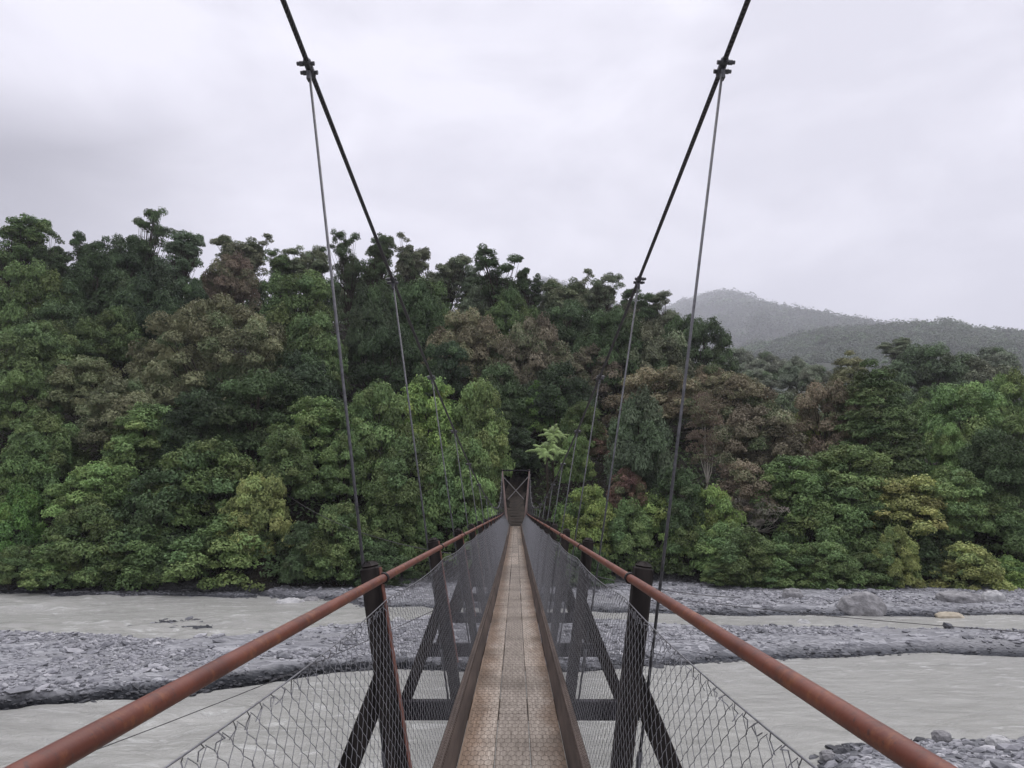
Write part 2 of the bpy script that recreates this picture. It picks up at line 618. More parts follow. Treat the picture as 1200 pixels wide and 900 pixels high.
BARS = [
    px_poly([(-200, 742), (0, 747), (110, 752), (200, 757), (290, 752), (350, 744), (430, 737), (520, 730), (640, 728), (740, 733), (830, 737), (1000, 740), (1200, 742), (1400, 744),
             (1400, 766), (1200, 769), (1090, 768), (1000, 771), (900, 773), (830, 778), (700, 786), (560, 788), (450, 786), (390, 790), (330, 800), (200, 816), (110, 822), (0, 831), (-120, 842)]),
    px_poly([(300, 696), (330, 702), (400, 703), (440, 712), (520, 714), (640, 712), (700, 718), (780, 719), (880, 722), (1000, 721), (1200, 723), (1400, 723), (1400, 660), (300, 660)]),
    px_poly([(935, 905), (965, 884), (1000, 874), (1080, 866), (1140, 863), (1200, 866), (1400, 866), (1700, 1000), (1000, 1000)]),
    px_poly([(120, 729), (180, 725), (245, 727), (240, 732), (180, 733)]),
    px_poly([(-200, 690), (-50, 693), (60, 697), (140, 700), (210, 699), (300, 701), (300, 660), (-200, 660)]),
]


def bank_line(x):
    return np.interp(x, [-200, -34, -24, -16, -9, 0, 10, 20, 31, 200], [50, 49.8, 48.6, 47.8, 50.6, 51.4, 51.6, 50.6, 49.4, 50]) + .35 * np.sin(x * .9) + .25 * np.sin(x * 2.1)


def hill_slope(x):
    return np.interp(x, [-160, -72, -36, 0, 14, 26, 47, 67, 140], [.50, .54, .54, .46, .40, .30, .215, .16, .14])


def T(x, y):
    """Terrain height (arrays)."""
    x, y = np.asarray(x, float), np.asarray(y, float)
    b = bank_line(x)
    d = y - b
    lip = 3.4 * (1 - np.exp(-np.maximum(d, 0) / 1.6))
    dd = np.maximum(d - 1.5, 0)
    top = np.interp(x, [-80, 0, 30, 60], [50, 50, 60, 200])
    run = np.where(dd < top, dd, top + (dd - top) * .06)
    up = hill_slope(x) * run
    rough = 1.4 * fbm(x * .12, y * .12, 3, 5) * np.clip(dd / 6, 0, 1)
    # a trail notch behind the far tower
    notch = np.exp(-((x - 0.0) / 2.2) ** 2) * np.clip(1 - np.maximum(d - 12, 0) / 8, 0, 1) * np.clip(d / 2, 0, 1)
    land = ZW + .25 + lip + up + rough
    trail = -1.75 + .26 * np.maximum(y - 54.5, 0)
    land = land * (1 - notch) + trail * notch
    bed = np.full(x.shape, -.45)
    for i, pl in enumerate(BARS):
        sd = poly_sd(x, y, pl) + 1.0 * fbm(x * .55, y * .8, 3, 9 + i)
        hgt = (.36, .30, .32, -.05, .12)[i]
        bed = np.maximum(bed, np.clip(sd * (np.interp(x, [-8, 6], [.85, .28]), .28, .30, .2, .3)[i] - .02, -.45, hgt) + np.where(sd > 0, .16 * fbm(x * .8, y * .8, 4, 21) * np.clip(sd, 0, 1), 0))
    river = ZW + bed
    near = np.clip((2.5 - y) / 3.5, 0, 1)
    near = near * near * (3 - 2 * near)
    z = np.where(d > 0, np.maximum(land, river), river)
    return z * (1 - near) + (-1.85 + .15 * fbm(x * .3, y * .3, 3, 3)) * near


def Tz(x, y):
    return float(T(np.array([x]), np.array([y]))[0])


def axis(parts):
    a = [np.arange(p[0], p[1], p[2]) for p in parts]
    return np.concatenate(a + [np.array([parts[-1][1]])])


xs = axis([(-5000, -600, 400), (-600, -140, 20), (-140, -44, 2.0), (-44, 44, .3), (44, 140, 2.0), (140, 600, 20), (600, 5000, 400)])
ys = axis([(-80, -4, 4), (-4, 14, .6), (14, 20, .26), (20, 30, .12), (30, 53, .26), (53, 130, 1.2), (130, 400, 15), (400, 5700, 300)])
gx, gy = np.meshgrid(xs, ys)
gz = T(gx, gy)
V = np.stack([gx, gy, gz], -1).reshape(-1, 3)
nx, ny = len(xs), len(ys)
idx = np.arange(nx * ny).reshape(ny, nx)
Q = np.stack([idx[:-1, :-1], idx[:-1, 1:], idx[1:, 1:], idx[1:, :-1]], -1).reshape(-1, 4)
cx_, cy_ = V[:, 0], V[:, 1]
forest = np.clip((cy_ - bank_line(cx_) + .35 + .6 * fbm(cx_ * .6, cy_ * .6, 3, 8)) / .5, 0, 1)
forest = np.maximum(forest, np.clip((1.0 - cy_) / 1.5, 0, 1))
wet_shade = np.where((cy_ > 14) & (cy_ < 40) & (np.abs(cx_) < 44), wet_shade_lip(cx_, cy_), 0)  # near lip only: damp with painted undercut shade
me = mesh_np('ground', V, Q, M['ground'], True, {'forest': forest, 'wet': wet_shade}, 'POINT')
tag(link('ground', me), 'grey gravel bars and dark forested bank either side of the river', kind='structure')

# river sheet
xs = axis([(-1500, -200, 100), (-200, -46, 4), (-46, 46, .3), (46, 200, 4), (200, 1500, 100)])
ys = axis([(-1, 12, .6), (12, 53, .22)])
gx, gy = np.meshgrid(xs, ys)
amp = np.clip(fbm(gx * .06, gy * .12, 3, 40) * 3 + .55, .15, 1.2)
gz = ZW + amp * (.36 * fbm(gx * .35, gy * .75, 3, 41) + .34 * fbm(gx * .9 + gy * .4, gy * 1.6, 3, 44))
V = np.stack([gx, gy, gz], -1).reshape(-1, 3)
nx, ny = len(xs), len(ys)
idx = np.arange(nx * ny).reshape(ny, nx)
Q = np.stack([idx[:-1, :-1], idx[:-1, 1:], idx[1:, 1:], idx[1:, :-1]], -1).reshape(-1, 4)
tag(link('river_water', mesh_np('river_water', V, Q, M['water'], True)), 'pale grey silty river water running in braids', kind='structure')

# ------------------------------------------------------------------ stones on the bars
t_ = (1 + 5 ** .5) / 2
ICO_V = np.array([(-1, t_, 0), (1, t_, 0), (-1, -t_, 0), (1, -t_, 0), (0, -1, t_), (0, 1, t_), (0, -1, -t_), (0, 1, -t_), (t_, 0, -1), (t_, 0, 1), (-t_, 0, -1), (-t_, 0, 1)]) / math.hypot(1, t_)
ICO_F = np.array([(0, 11, 5), (0, 5, 1), (0, 1, 7), (0, 7, 10), (0, 10, 11), (1, 5, 9), (5, 11, 4), (11, 10, 2), (10, 7, 6), (7, 1, 8), (3, 9, 4), (3, 4, 2), (3, 2, 6), (3, 6, 8), (3, 8, 9), (4, 9, 5), (2, 4, 11), (6, 2, 10), (8, 6, 7), (9, 8, 1)])


def scatter_stones(n):
    x = rng.uniform(-42, 42, n * 5); y = rng.uniform(15.5, 52, n * 5)
    z = T(x, y)
    keep = (z > ZW - .10) & (y < bank_line(x) - .2) & (np.abs(x) < .72 * y + 2)
    # denser along the lips of the bars, in drifts elsewhere
    edge = np.exp(-((z - ZW - .06) / .11) ** 2)
    drift = np.clip(fbm(x * .35, y * .6, 4, 77) * 4 + .45, 0.05, 1)
    keep &= rng.random(len(x)) < np.clip(.35 * edge + drift, 0, 1)
    x, y, z, edge = x[keep][:n], y[keep][:n], z[keep][:n], edge[keep][:n]
    m = len(x)
    size = np.clip(rng.lognormal(-2.95, .5, m), .03, .28)
    sc = size[:, None] * rng.uniform([.8, .6, .32], [1.5, 1.0, .62], (m, 3))
    a = rng.uniform(0, 2 * math.pi, m); a = .55 * np.sin(a) + .2
    v = ICO_V[None] * (1 + rng.uniform(-.17, .17, (m, 12, 1)))
    v = v * sc[:, None]
    tl = rng.normal(0, .22, m)[:, None]
    v[..., 2] += v[..., 0] * tl
    c, s = np.cos(a)[:, None], np.sin(a)[:, None]
    X = v[..., 0] * c - v[..., 1] * s + x[:, None]
    Y = v[..., 0] * s + v[..., 1] * c + y[:, None]
    Z = v[..., 2] + z[:, None] + sc[:, 2:3] * .25
    VV = np.stack([X, Y, Z], -1).reshape(-1, 3)
    QQ = (np.arange(m)[:, None, None] * 12 + ICO_F[None]).reshape(-1, 3)
    tint = np.clip(rng.normal(.52, .2, m) - .55 * np.clip((ZW + .26 - z) / .22, 0, 1), 0, 1)
    tint = tint * (1 - .95 * wet_shade_lip(x, y))  # lip stones darkened for damp and painted undercut shade
    return VV, QQ, np.repeat(tint, 20)


V, Q, tint = scatter_stones(42000)
tag(link('gravel_stones', mesh_np('gravel_stones', V, Q, M['stone'], False, {'tint': tint})), 'loose grey shingle stones over the gravel bars', 'gravel', kind='stuff')


def boulder(u, v, wpx, hpx, mat, label, seed, flat=1.0):
    """A lumpy rock whose foot stands at pixel u, v."""
    p = PZ(u, v, ZW + .3)
    k = p[1] / F * 1.02
    w, h = wpx * k / 2, hpx * k
    r = np.random.default_rng(seed)
    n, mseg = 40, 26
    vs, fs = [], []
    off = r.uniform(0, 50, 2)
    for i in range(mseg + 1):
        th = math.pi * i / mseg
        for j in range(n):
            ph = 2 * math.pi * j / n
            d = np.array([math.sin(th) * math.cos(ph), math.sin(th) * math.sin(ph), math.cos(th)])
            q = 1 + .42 * float(fbm(np.array([d[0] * 1.3 + off[0]]), np.array([d[1] * 1.3 + d[2] * 1.7 + off[1]]), 4, seed)[0]) + .14 * float(fbm(np.array([ph * 2.2 + off[1]]), np.array([th * 4 + off[0]]), 4, seed + 50)[0])
            rg = .5 - abs(float(fbm(np.array([d[0] * 1.9 + d[2] * .8 + off[1]]), np.array([d[1] * 1.9 - d[2] * .6 + off[0]]), 4, seed + 9)[0])) * 2.4
            q += .30 * rg
            d = np.sign(d) * np.abs(d) ** .8
            vs.append((d[0] * w * q, d[1] * w * .75 * q, d[2] * h * .72 * q))
    for i in range(mseg):
        for j in range(n):
            fs.append((i * n + j, (i + 1) * n + j, (i + 1) * n + (j + 1) % n, i * n + (j + 1) % n))
    b = MB(); b.add(vs, fs)
    o = b.build('boulder', M[mat], None, True)
    o.location = (p[0], p[1] + .4, Tz(p[0], p[1]) + h * .12)
    tag(o, label, 'boulder', 'boulders on the far shingle')
    return o


boulder(1014, 713, 46, 24, 'boulder', 'broad rounded grey boulder, largest on the right shingle below the bushes', 1)
boulder(945, 723, 19, 15, 'pale_boulder', 'pale upright boulder at the channel edge left of the largest boulder', 2)
boulder(932, 702, 20, 12, 'boulder', 'dark grey boulder under the bushes, left end of the right beach', 3)
boulder(1117, 717, 27, 11, 'tan_boulder', 'flat tan boulder lying on the right shingle beach', 4)
boulder(1130, 705, 44, 12, 'boulder', 'long low slab of rock at the foot of the right bank', 5)
boulder(1170, 705, 22, 12, 'pale_boulder', 'light grey boulder beside the long slab at the right bank', 6)
boulder(338, 700, 32, 15, 'pale_boulder', 'whitish boulder on the small shingle patch by the left bank', 7)
boulder(466, 722, 17, 16, 'pale_boulder', 'pale round boulder seen just past the near left post', 8)
boulder(362, 698, 18, 9, 'boulder', 'small grey boulder right of the whitish one on the left bank', 9)
boulder(12, 702, 26, 8, 'boulder', 'low dark boulder at the waterline, leftmost by the frame edge', 10)
boulder(978, 884, 16, 8, 'boulder', 'dark wet rock standing in shallow water near the bottom right', 12)
boulder(1115, 871, 18, 9, 'boulder', 'dark rock at the head of the nearest shingle, bottom right', 13)
boulder(1183, 880, 22, 10, 'pale_boulder', 'pale flat rock on the nearest shingle at the bottom right corner', 14)
boulder(132, 731, 10, 4, 'boulder', 'small dark rock breaking the water in the left channel', 15)

# ------------------------------------------------------------------ the bridge
DX, RX, KX = -.025, -.048, 0.0             # centre lines of deck, rails and cables
Y0, YT = -1.2, 54.0                        # near end behind the camera, far tower


def zd(Y):                                 # deck surface
    return -1.60 - .27 * (1 - ((np.asarray(Y, float) - 28) / 26) ** 2)


_rz = np.polyfit([-1, 1, 4, 7.6, 13, 22, 30, 40, 54], [-.38, -.375, -.365, -.395, -.43, -.48, -.53, -.58, -.64], 3)
_rx = np.polyfit([-1, 4, 13, 22, 30, 54], [.64, .64, .645, .655, .675, .80], 3)


def rz(Y): return np.polyval(_rz, Y)
def rx(Y): return np.polyval(_rx, Y)


CL = [(362, 849, 80), (462, 746.7, 329), (505, 700, 442), (531.7, 674.5, 505), (548, 658, 545), (561.7, 648, 567), (568, 639, 583), (576, 633, 592)]
cY = [4.4 + 2.95 * i for i in range(8)]
cX = [(P(r, v, Y)[0] - P(l, v, Y)[0]) / 2 for (l, r, v), Y in zip(CL, cY)]
cZ = [P(604, v, Y)[2] for (l, r, v), Y in zip(CL, cY)]
tt = P(589.5, 551, YT), P(621.5, 551, YT)
towX, towZ = (tt[1][0] - tt[0][0]) / 2, tt[0][2]
_cx = np.polyfit(cY + [32, 40, 54], cX + [.74, .80, towX], 4)
_cz = np.polyfit(cY + [29, 36, 45, 54], cZ + [-.19, .02, .85, towZ], 4)
def cabx(Y): return np.polyval(_cx, Y)
def cabz(Y): return np.polyval(_cz, Y)


FY = [4.05 + 3.05 * i for i in range(17)]  # the frames
bridge = empty('suspension_bridge', (0, 0, zd(0)))
tag(bridge, 'narrow wire suspension footbridge with timber deck, red pipe handrails and mesh sides', 'footbridge')
BR = Vector((0, 0, -float(zd(0))))          # children are modelled in world coordinates


def bpart(o):
    o.location = BR
    return o


# deck planks: three runs of boards butted end to end
V, Q, tint, nv = [], [], [], 0
W = .715
bw = W / 3
for r in range(3):
    y = Y0 + (-.7, -2.1, -1.3)[r]
    while y < YT + .3:
        L = random.uniform(4.6, 6.4)
        y1 = min(y + L, YT + .4)
        cx = DX + (r - 1) * bw
        g = .0030 + random.uniform(0, .0015)
        x0, x1 = cx - bw / 2 + g, cx + bw / 2 - g
        lift = random.uniform(0, .004)
        sw = random.uniform(-.003, .003)
        k = max(2, int((y1 - y) / .35))
        yy = np.linspace(y + .003, y1 - .003, k + 1)
        rows = []
        for q in yy:
            z = float(zd(q)) + lift
            c = .005
            rows += [(x0 + sw, q, z - c), (x0 + sw + c, q, z), (x1 + sw - c, q, z), (x1 + sw, q, z - c), (x1 + sw, q, z - .045), (x0 + sw, q, z - .045)]
        rows = np.array(rows)
        fq = []
        for i in range(k):
            for j in range(6):
                fq.append((i * 6 + j, i * 6 + (j + 1) % 6, i * 6 + 6 + (j + 1) % 6, i * 6 + 6 + j))
        for e in (0, k * 6):
            fq += [(e + 0, e + 1, e + 2, e + 3), (e + 0, e + 3, e + 4, e + 5)]
        V.append(rows); Q.append(np.array(fq)[:, ::-1] + nv); tint += [random.random()] * len(fq)
        nv += len(rows)
        y = y1
deck = link('deck', mesh_np('deck', np.concatenate(V), np.concatenate(Q), M['plank'], False, {'tint': tint}), bridge)
bpart(deck)

# hexagonal wire netting stapled over the boards (a sub-part of the deck)
hx, hy = .050, .066
A, B = [], []
ncol, nrow = int(W / hx), int((YT - 0) / (hy * 1.5)) + 20
ii, jj = np.meshgrid(np.arange(ncol + 1), np.arange(nrow))
sx = DX - W / 2 + ii * hx + (jj % 2) * hx / 2
sy = Y0 + jj * hy * 1.5
pt = lambda x, y: np.stack([x, y, zd(y) + .0065], -1).reshape(-1, 3)
a_top, a_bot = pt(sx, sy + hy / 2), pt(sx, sy - hy / 2)
left, right = pt(sx - hx / 2, sy + hy), pt(sx + hx / 2, sy + hy)
A = np.concatenate([a_bot, a_top, a_top]); B = np.concatenate([a_top, left, right])
ok = (A[:, 0] > DX - W / 2) & (B[:, 0] > DX - W / 2) & (A[:, 0] < DX + W / 2) & (B[:, 0] < DX + W / 2) & (B[:, 1] < YT)
A, B = A[ok], B[ok]
wob = .0025
A[:, 0] += wob * np.sin(A[:, 1] * 37); B[:, 0] += wob * np.sin(B[:, 1] * 37)
V, Q = wires(A, B, .00105)
net = link('wire_netting', mesh_np('wire_netting', V, Q, M['net_wire']), deck)

ysam = np.arange(Y0, YT + .6, .5)
for s in (-1, 1):
    # kerb boards along the deck edge
    mb = MB()
    y = Y0
    while y < YT:
        y1 = min(y + random.uniform(3.2, 4.8), YT + .2)
        cuts = np.linspace(y, y1, 6)
        for q0, q1 in zip(cuts[:-1], cuts[1:]):
            xx = DX + s * (W / 2 + .046)
            mb.bar((xx, q0, zd(q0) + .075), (xx, q1, zd(q1) + .075), .215, .046, side=(s * .21, 0, 1), ch=.004)
        y = y1 + .004
    bpart(mb.build('kerb', M['kerb'], bridge))
    # handrail pipe with couplings
    mb = MB()
    mb.tube([(RX + s * rx(q), q, rz(q)) for q in np.arange(Y0 + .4, YT + .1, .4)], .0215, 16)
    rail = bpart(mb.build('handrail', M['pipe'], bridge, True))
    for q in (9.6, 15.7, 21.9, 28.0, 34.0, 40.2, 46.4):
        mb = MB()
        mb.tube([(RX + s * rx(q + e), q + e, rz(q + e)) for e in (-.055, .055)], .0285, 14)
        mb.build('coupling', M['pipe'], rail, True)
    # main cable
    mb = MB()
    mb.tube([(KX + s * cabx(q), q, cabz(q)) for q in np.arange(Y0, YT + .01, .35)], .0158, 12)
    bpart(mb.build('main_cable', M['cable'], bridge, True))

# timber frames and hanger rods
for i, Y in enumerate(FY):
    zb = float(zd(Y)) - .03
    fr = bpart(empty('support_frame', (0, 0, 0), bridge))
    mb = MB()
    mb.bar((DX - 1.11, Y, zb - .08), (DX + 1.11, Y, zb - .08), .16, .10, side=(0, 0, 1), ch=.006)
    mb.build('crossbeam', M['beam_timber'], fr)
    for s in (-1, 1):
        top = Vector((RX + s * (rx(Y) + .075), Y, rz(Y) + .085))
        foot = Vector((DX + s * .475, Y, zb - .16))
        mb = MB()
        mb.bar(foot, top - (top - foot).normalized() * .03, .098, .095, ch=.010)
        d = (top - foot).normalized()
        mb.bar(top - d * .045, top, .090, .087, ch=.032)
        post = mb.build('post', M['black_timber'], fr)
        if s < 0:  # thin strip added to paint the lit inner face of the left posts
            mb = MB()
            a = foot + (top - foot) * .30 + Vector((.060, 0, .01)); b_ = top + Vector((.056, 0, -.03))
            mb.bar(a, b_, .006, .07, ch=.001)
            mb.build('lit_face_strip', M['lit_face'], post)
        jn = foot + (top - foot) * .62
        mb = MB()
        mb.bar((DX + s * .98, Y + .055, zb - .06), (jn.x + s * .02, Y + .055, jn.z), .10, .05, ch=.005)
        mb.build('brace', M['black_timber'], fr)
        mb = MB()
        c = Vector((RX + s * rx(Y), Y - .008, rz(Y)))
        mb.ring(c, (0, 1, rz(Y + .5) - rz(Y - .5)), .0255, .0045)
        mb.ring(c + Vector((0, .02, 0)), (0, 1, 0), .0255, .0045)
        mb.tube([c + Vector((0, 0, -.01)), c + Vector((s * .07, 0, -.012))], .005, 6)
        mb.build('rail_clip', M['black_rubber'], fr, True)
    # hanger rods
    cy = 4.4 + 2.95 * i
    if cy > YT - .5: cy = (Y + YT) / 2
    for s in (-1, 1):
        t0 = Vector((KX + s * cabx(cy), cy, cabz(cy) - .03))
        b0 = Vector((DX + s * .555, Y - .01, zb - .14))
        mb = MB()
        mb.tube([t0, b0], .0085, 8)
        low = b0 + (t0 - b0) * .02
        k = b0 + (t0 - b0).normalized() * .42
        mb.tube([k, k + (t0 - b0).normalized() * .16], .014, 8)
        mb.bar(b0 + Vector((-.04, 0, -.002)), b0 + Vector((.04, 0, -.002)), .08, .008, side=(0, 1, 0), ch=.001)
        h = bpart(mb.build('hanger_rod', M['rod'], bridge, True))
        # cable clamp: two half shells with bolt pairs
        d = Vector((s * (cabx(cy + .2) - cabx(cy - .2)), .4, cabz(cy + .2) - cabz(cy - .2))).normalized()
        c = Vector((KX + s * cabx(cy), cy, cabz(cy)))
        out = Vector((s, 0, 0)); out = (out - d * out.dot(d)).normalized()
        up = d.cross(out)
        mb = MB()
        mb.bar(c - d * .075, c + d * .075, .046, .044, side=out, ch=.012)
        mb.bar(c + up * 0 - Vector((0, 0, .025)), c - Vector((0, 0, .085)), .022, .05, side=out, ch=.004)
        for e in (-.040, .040):
            mb.tube([c + d * e - out * .04, c + d * e + out * .060], .010, 8)
            mb.tube([c + d * e + out * .026, c + d * e + out * .052], .017, 6)
            mb.tube([c + d * e + out * .054, c + d * e + out * .068], .013, 6)
            mb.tube([c + d * e - out * .042, c + d * e - out * .026], .0145, 6)
        mb.build('clamp', M['clamp'], h)

# chain link sides
PIT, NH = .045, 26


def fence_pt(s, Y, t):
    """Point of the mesh side: t = 0 at the kerb, 1 at the selvedge wire."""
    ph = ((np.asarray(Y) - FY[0]) / 3.05) % 1.0
    sag = .030 * np.sin(np.pi * ph) ** .8
    xb, zb_ = W / 2 + .092, zd(Y) + .165
    xt, zt = rx(Y) - .035 - .2 * sag, rz(Y) - .095 - sag
    bow = .018 * np.sin(np.pi * t)
    x0 = DX + s * (xb + (xt - xb) * t - bow) + (RX - DX) * t
    return np.stack([x0, np.asarray(Y) + 0 * t, zb_ + (zt - zb_) * t], -1)


ends = np.arange(Y0, YT - .1, PIT)
for s in (-1, 1):
    k = np.arange(len(ends))
    K, J = np.meshgrid(k, np.arange(NH + 1), indexing='ij')
    par = (J + K) % 2
    YY = ends[K] + par * PIT + rng.normal(0, .0016, K.shape)
    TT = J / NH + rng.normal(0, .0012, K.shape)
    # each strand bends round its neighbour in a short knuckle
    lo, hi = slice(0, -1), slice(1, None)
    Y1 = YY[:, lo] * .93 + YY[:, hi] * .07; T1 = TT[:, lo] * .82 + TT[:, hi] * .18
    Y2 = YY[:, lo] * .07 + YY[:, hi] * .93; T2 = TT[:, lo] * .18 + TT[:, hi] * .82
    YY = np.stack([Y1, Y2], -1).reshape(len(ends), -1)
    TT = np.stack([T1, T2], -1).reshape(len(ends), -1)
    pts = fence_pt(s, YY, TT)
    pts[..., 0] += .002 * s * np.where((np.arange(YY.shape[1]) // 2 + K[:, :1]) % 2, 1, -1)
    # twisted tie ends along the top wire, near part of the span
    A, B = [], []
    for q in np.arange(.4, 16, PIT * 2):
        p = fence_pt(s, q, 1.0)
        j = lambda a: rng.normal(0, a, 3)
        p1 = p + np.array([0, .014, -.010]) + j(.004)
        p2 = p + np.array([s * .008, .024, -.026]) + j(.006)
        p3 = p + np.array([s * .004, .004, -.040]) + j(.008)
        A += [p, p1, p2]; B += [p1, p2, p3]
    V, Q = wires(pts[:, :-1].reshape(-1, 3), pts[:, 1:].reshape(-1, 3), .00115)
    V2, Q2 = wires(np.array(A), np.array(B), .0017)
    Q = np.concatenate([Q, Q2 + len(V)]); V = np.concatenate([V, V2])
    fence = bpart(link('mesh_fence', mesh_np('mesh_fence', V, Q, M['fence_wire']), bridge))
    mb = MB()
    yy = np.arange(Y0, YT - .05, .2)
    mb.tube([fence_pt(s, q, 1.0) + np.array([0, 0, .004]) for q in yy], .0026, 6)
    mb.build('selvedge_wire', M['galv'], fence, True)
    # netting folded over the kerb top
    A, B = [], []
    for q in np.arange(Y0 + .2, 40, .028):
        o = .014 * (1 if int(q / .028) % 2 else -1)
        z = float(zd(q))
        a = np.array([DX + s * (W / 2 + .098), q, z + .150]); b_ = np.array([DX + s * (W / 2 + .07 + o), q + .014, z + .192]); c = np.array([DX + s * (W / 2 + .036), q + .026, z + .160])
        A += [a, b_]; B += [b_, c]
    V, Q = wires(np.array(A), np.array(B), .0016)
    bpart(link('kerb_netting', mesh_np('kerb_netting', V, Q, M['net_wire']), bridge))

# far tower
tower = bpart(empty('tower', (0, 0, 0), bridge))
zb0 = float(zd(YT))
for s in (-1, 1):
    mb = MB()
    mb.bar((s * .60 + .0, YT, zb0 - .25), (KX + s * towX, YT, towZ + .05), .19, .16, ch=.01, taper=.45)
    mb.build('leg', M['tower_steel'], tower)
    mb = MB()
    mb.bar((KX + s * towX * .93, YT - .10 - s * .02, towZ - .45), (-s * .58, YT - .10 - s * .02, towZ - 2.05), .06, .03, side=(1, 0, 1), ch=.003)
    mb.build('brace', M['tower_grey'], tower)
mb = MB()
mb.bar((-towX - .05, YT, towZ - .02), (towX + .05, YT, towZ - .02), .10, .10, side=(0, 0, 1))
mb.build('crossbar', M['beam_timber'], tower)
mb = MB()
mb.bar((-1.3, YT + .2, zb0 - .45), (1.3, YT + .2, zb0 - .45), .7, .5, side=(0, 0, 1), ch=.02)
mb.build('footing', M['boulder'], tower)

# wind guys that steady the span sideways
def guy(name_pts, r, label=None):
    mb = MB(); mb.tube(name_pts, r, 6)
    o = bpart(mb.build('wind_guy', M['cable'], bridge, True))
    if label: o['label'] = label


def sagline(a, b, sag, n=24):
    a, b = np.array(a, float), np.array(b, float)
    return [a + (b - a) * t - np.array([0, 0, sag * 4 * t * (1 - t)]) for t in np.linspace(0, 1, n)]


guy(sagline((DX - 1.10, FY[4], zd(FY[4]) - .1), P(60, 898, 11.0), .10), .007)
guy(sagline((DX - 1.10, FY[8], zd(FY[8]) - .1), P(318, 566, 53.0), .9), .016)
guy(sagline((DX + 1.10, FY[7], zd(FY[7]) - .1), P(915, 697, 50.5), .5), .018)
guy(sagline(P(790, 702, 30), P(1330, 749, 24.0), .12), .013)

# trail and timber steps behind the tower
mb = MB()
vs, fs = [], []
yy = np.arange(YT + .3, YT + 12, .5)
for q in yy:
    for j, x in enumerate((-.9, -.3, .3, .9)):
        vs.append((x + .25 * math.sin(q * .5) * (q - YT) * .2, q, Tz(x, q) + .07 + .03 * math.sin(q * 5 + j)))
for i in range(len(yy) - 1):
    for j in range(3):
        fs.append((i * 4 + j, i * 4 + j + 1, i * 4 + j + 5, i * 4 + j + 4))
mb.add(vs, fs)
tag(mb.build('path', M['trail'], None, True), 'brown earth trail climbing from the bridge end', kind='structure')
steps = tag(empty('timber_steps', (0, YT + .6, -1.7)), 'dark timber steps climbing the trail behind the far tower', 'steps')
for i in range(7):
    mb = MB()
    y = .5 + i * .75
    mb.bar((-.8, y, .26 * y - .02), (.8, y, .26 * y - .02), .20, .12, side=(0, 0, 1))
    mb.build('tread', M['step_timber'], steps)

# ------------------------------------------------------------------ trees
def leaves(c, nrm, size, aspect, r):
    """Leaf faces: centres c, facing nrm; folded rhombs. Returns V, Q."""
    n = len(c)
    nrm = nrm / (np.linalg.norm(nrm, axis=1, keepdims=True) + 1e-9)
    t = r.normal(0, 1, (n, 3))
    t -= nrm * (t * nrm).sum(1, keepdims=True)
    t /= np.linalg.norm(t, axis=1, keepdims=True) + 1e-9
    b = np.cross(nrm, t)
    L = (size * r.uniform(.65, 1.35, n))[:, None] if np.ndim(size) == 0 else (size * r.uniform(.65, 1.35, n))[:, None]
    Wd = L * (aspect * r.uniform(.7, 1.3, n))[:, None]
    dr = nrm * L * .22
    v = np.stack([c - t * L * .5 - dr, c + b * Wd * .5, c + t * L * .5 - dr * r.uniform(0, 2, n)[:, None], c - b * Wd * .5], 1)
    return v.reshape(-1, 3), np.arange(n * 4).reshape(n, 4)


def crown_mesh(name, clumps, size, cover, seed, up=.30, jit=.25, aspect=.55, low=-.28, inner=.06):
    """clumps: rows of x, y, z, rx, rz, tint."""
    r = np.random.default_rng(seed)
    Vs, Qs, tn, hu, n0 = [], [], [], [], 0
    for x, y, z, rr, rz_, tc in clumps:
        area = 2 * math.pi * rr * (rr * .5 + rz_ * .5) * (1 - low) * .75
        n = int(area * cover / (size * size * aspect * .5))
        zc = r.uniform(low, 1, n)
        ph = r.uniform(0, 2 * math.pi, n)
        q = np.sqrt(np.maximum(0, 1 - zc * zc))
        d = np.stack([q * np.cos(ph), q * np.sin(ph), zc], 1)
        lump = 1 + .22 * np.sin(ph * 3 + x * 5) * np.cos(zc * 5 + y * 3) + .10 * np.sin(ph * 7 + z * 3)
        rad = np.where(r.random(n) < inner, r.uniform(.3, .85, n), r.uniform(.84, 1.12, n)) * lump
        c = np.array([x, y, z]) + d * rad[:, None] * np.array([rr, rr, rz_])
        nr = d * np.array([1, 1, rr / rz_]) * .8 + np.array([0, 0, up]) + r.normal(0, jit, (n, 3))
        v, qd = leaves(c, nr, size, aspect, r)
        Vs.append(v); Qs.append(qd + n0); n0 += len(v)
        tn.append(np.clip(tc + r.normal(0, .11, n), 0, 1))
        hu.append(np.clip(r.normal(np.clip(r.normal(.48 + (tc - .45) * .25, .20), .1, .95), .10, n), 0, 1))
    return mesh_np(name, np.concatenate(Vs), np.concatenate(Qs), M['leaf'], False, {'tint': np.concatenate(tn), 'hue': np.concatenate(hu)})


def spread(n, gen, r, k=14):
    """Best candidate sampling: n well spaced points from gen()."""
    pts = [gen()]
    for _ in range(n - 1):
        best, bd = None, -1
        for _ in range(k):
            c = gen()
            d = min(np.sum((c[:3] - p[:3]) ** 2) for p in pts)
            if d > bd: best, bd = c, d
        pts.append(best)
    return pts


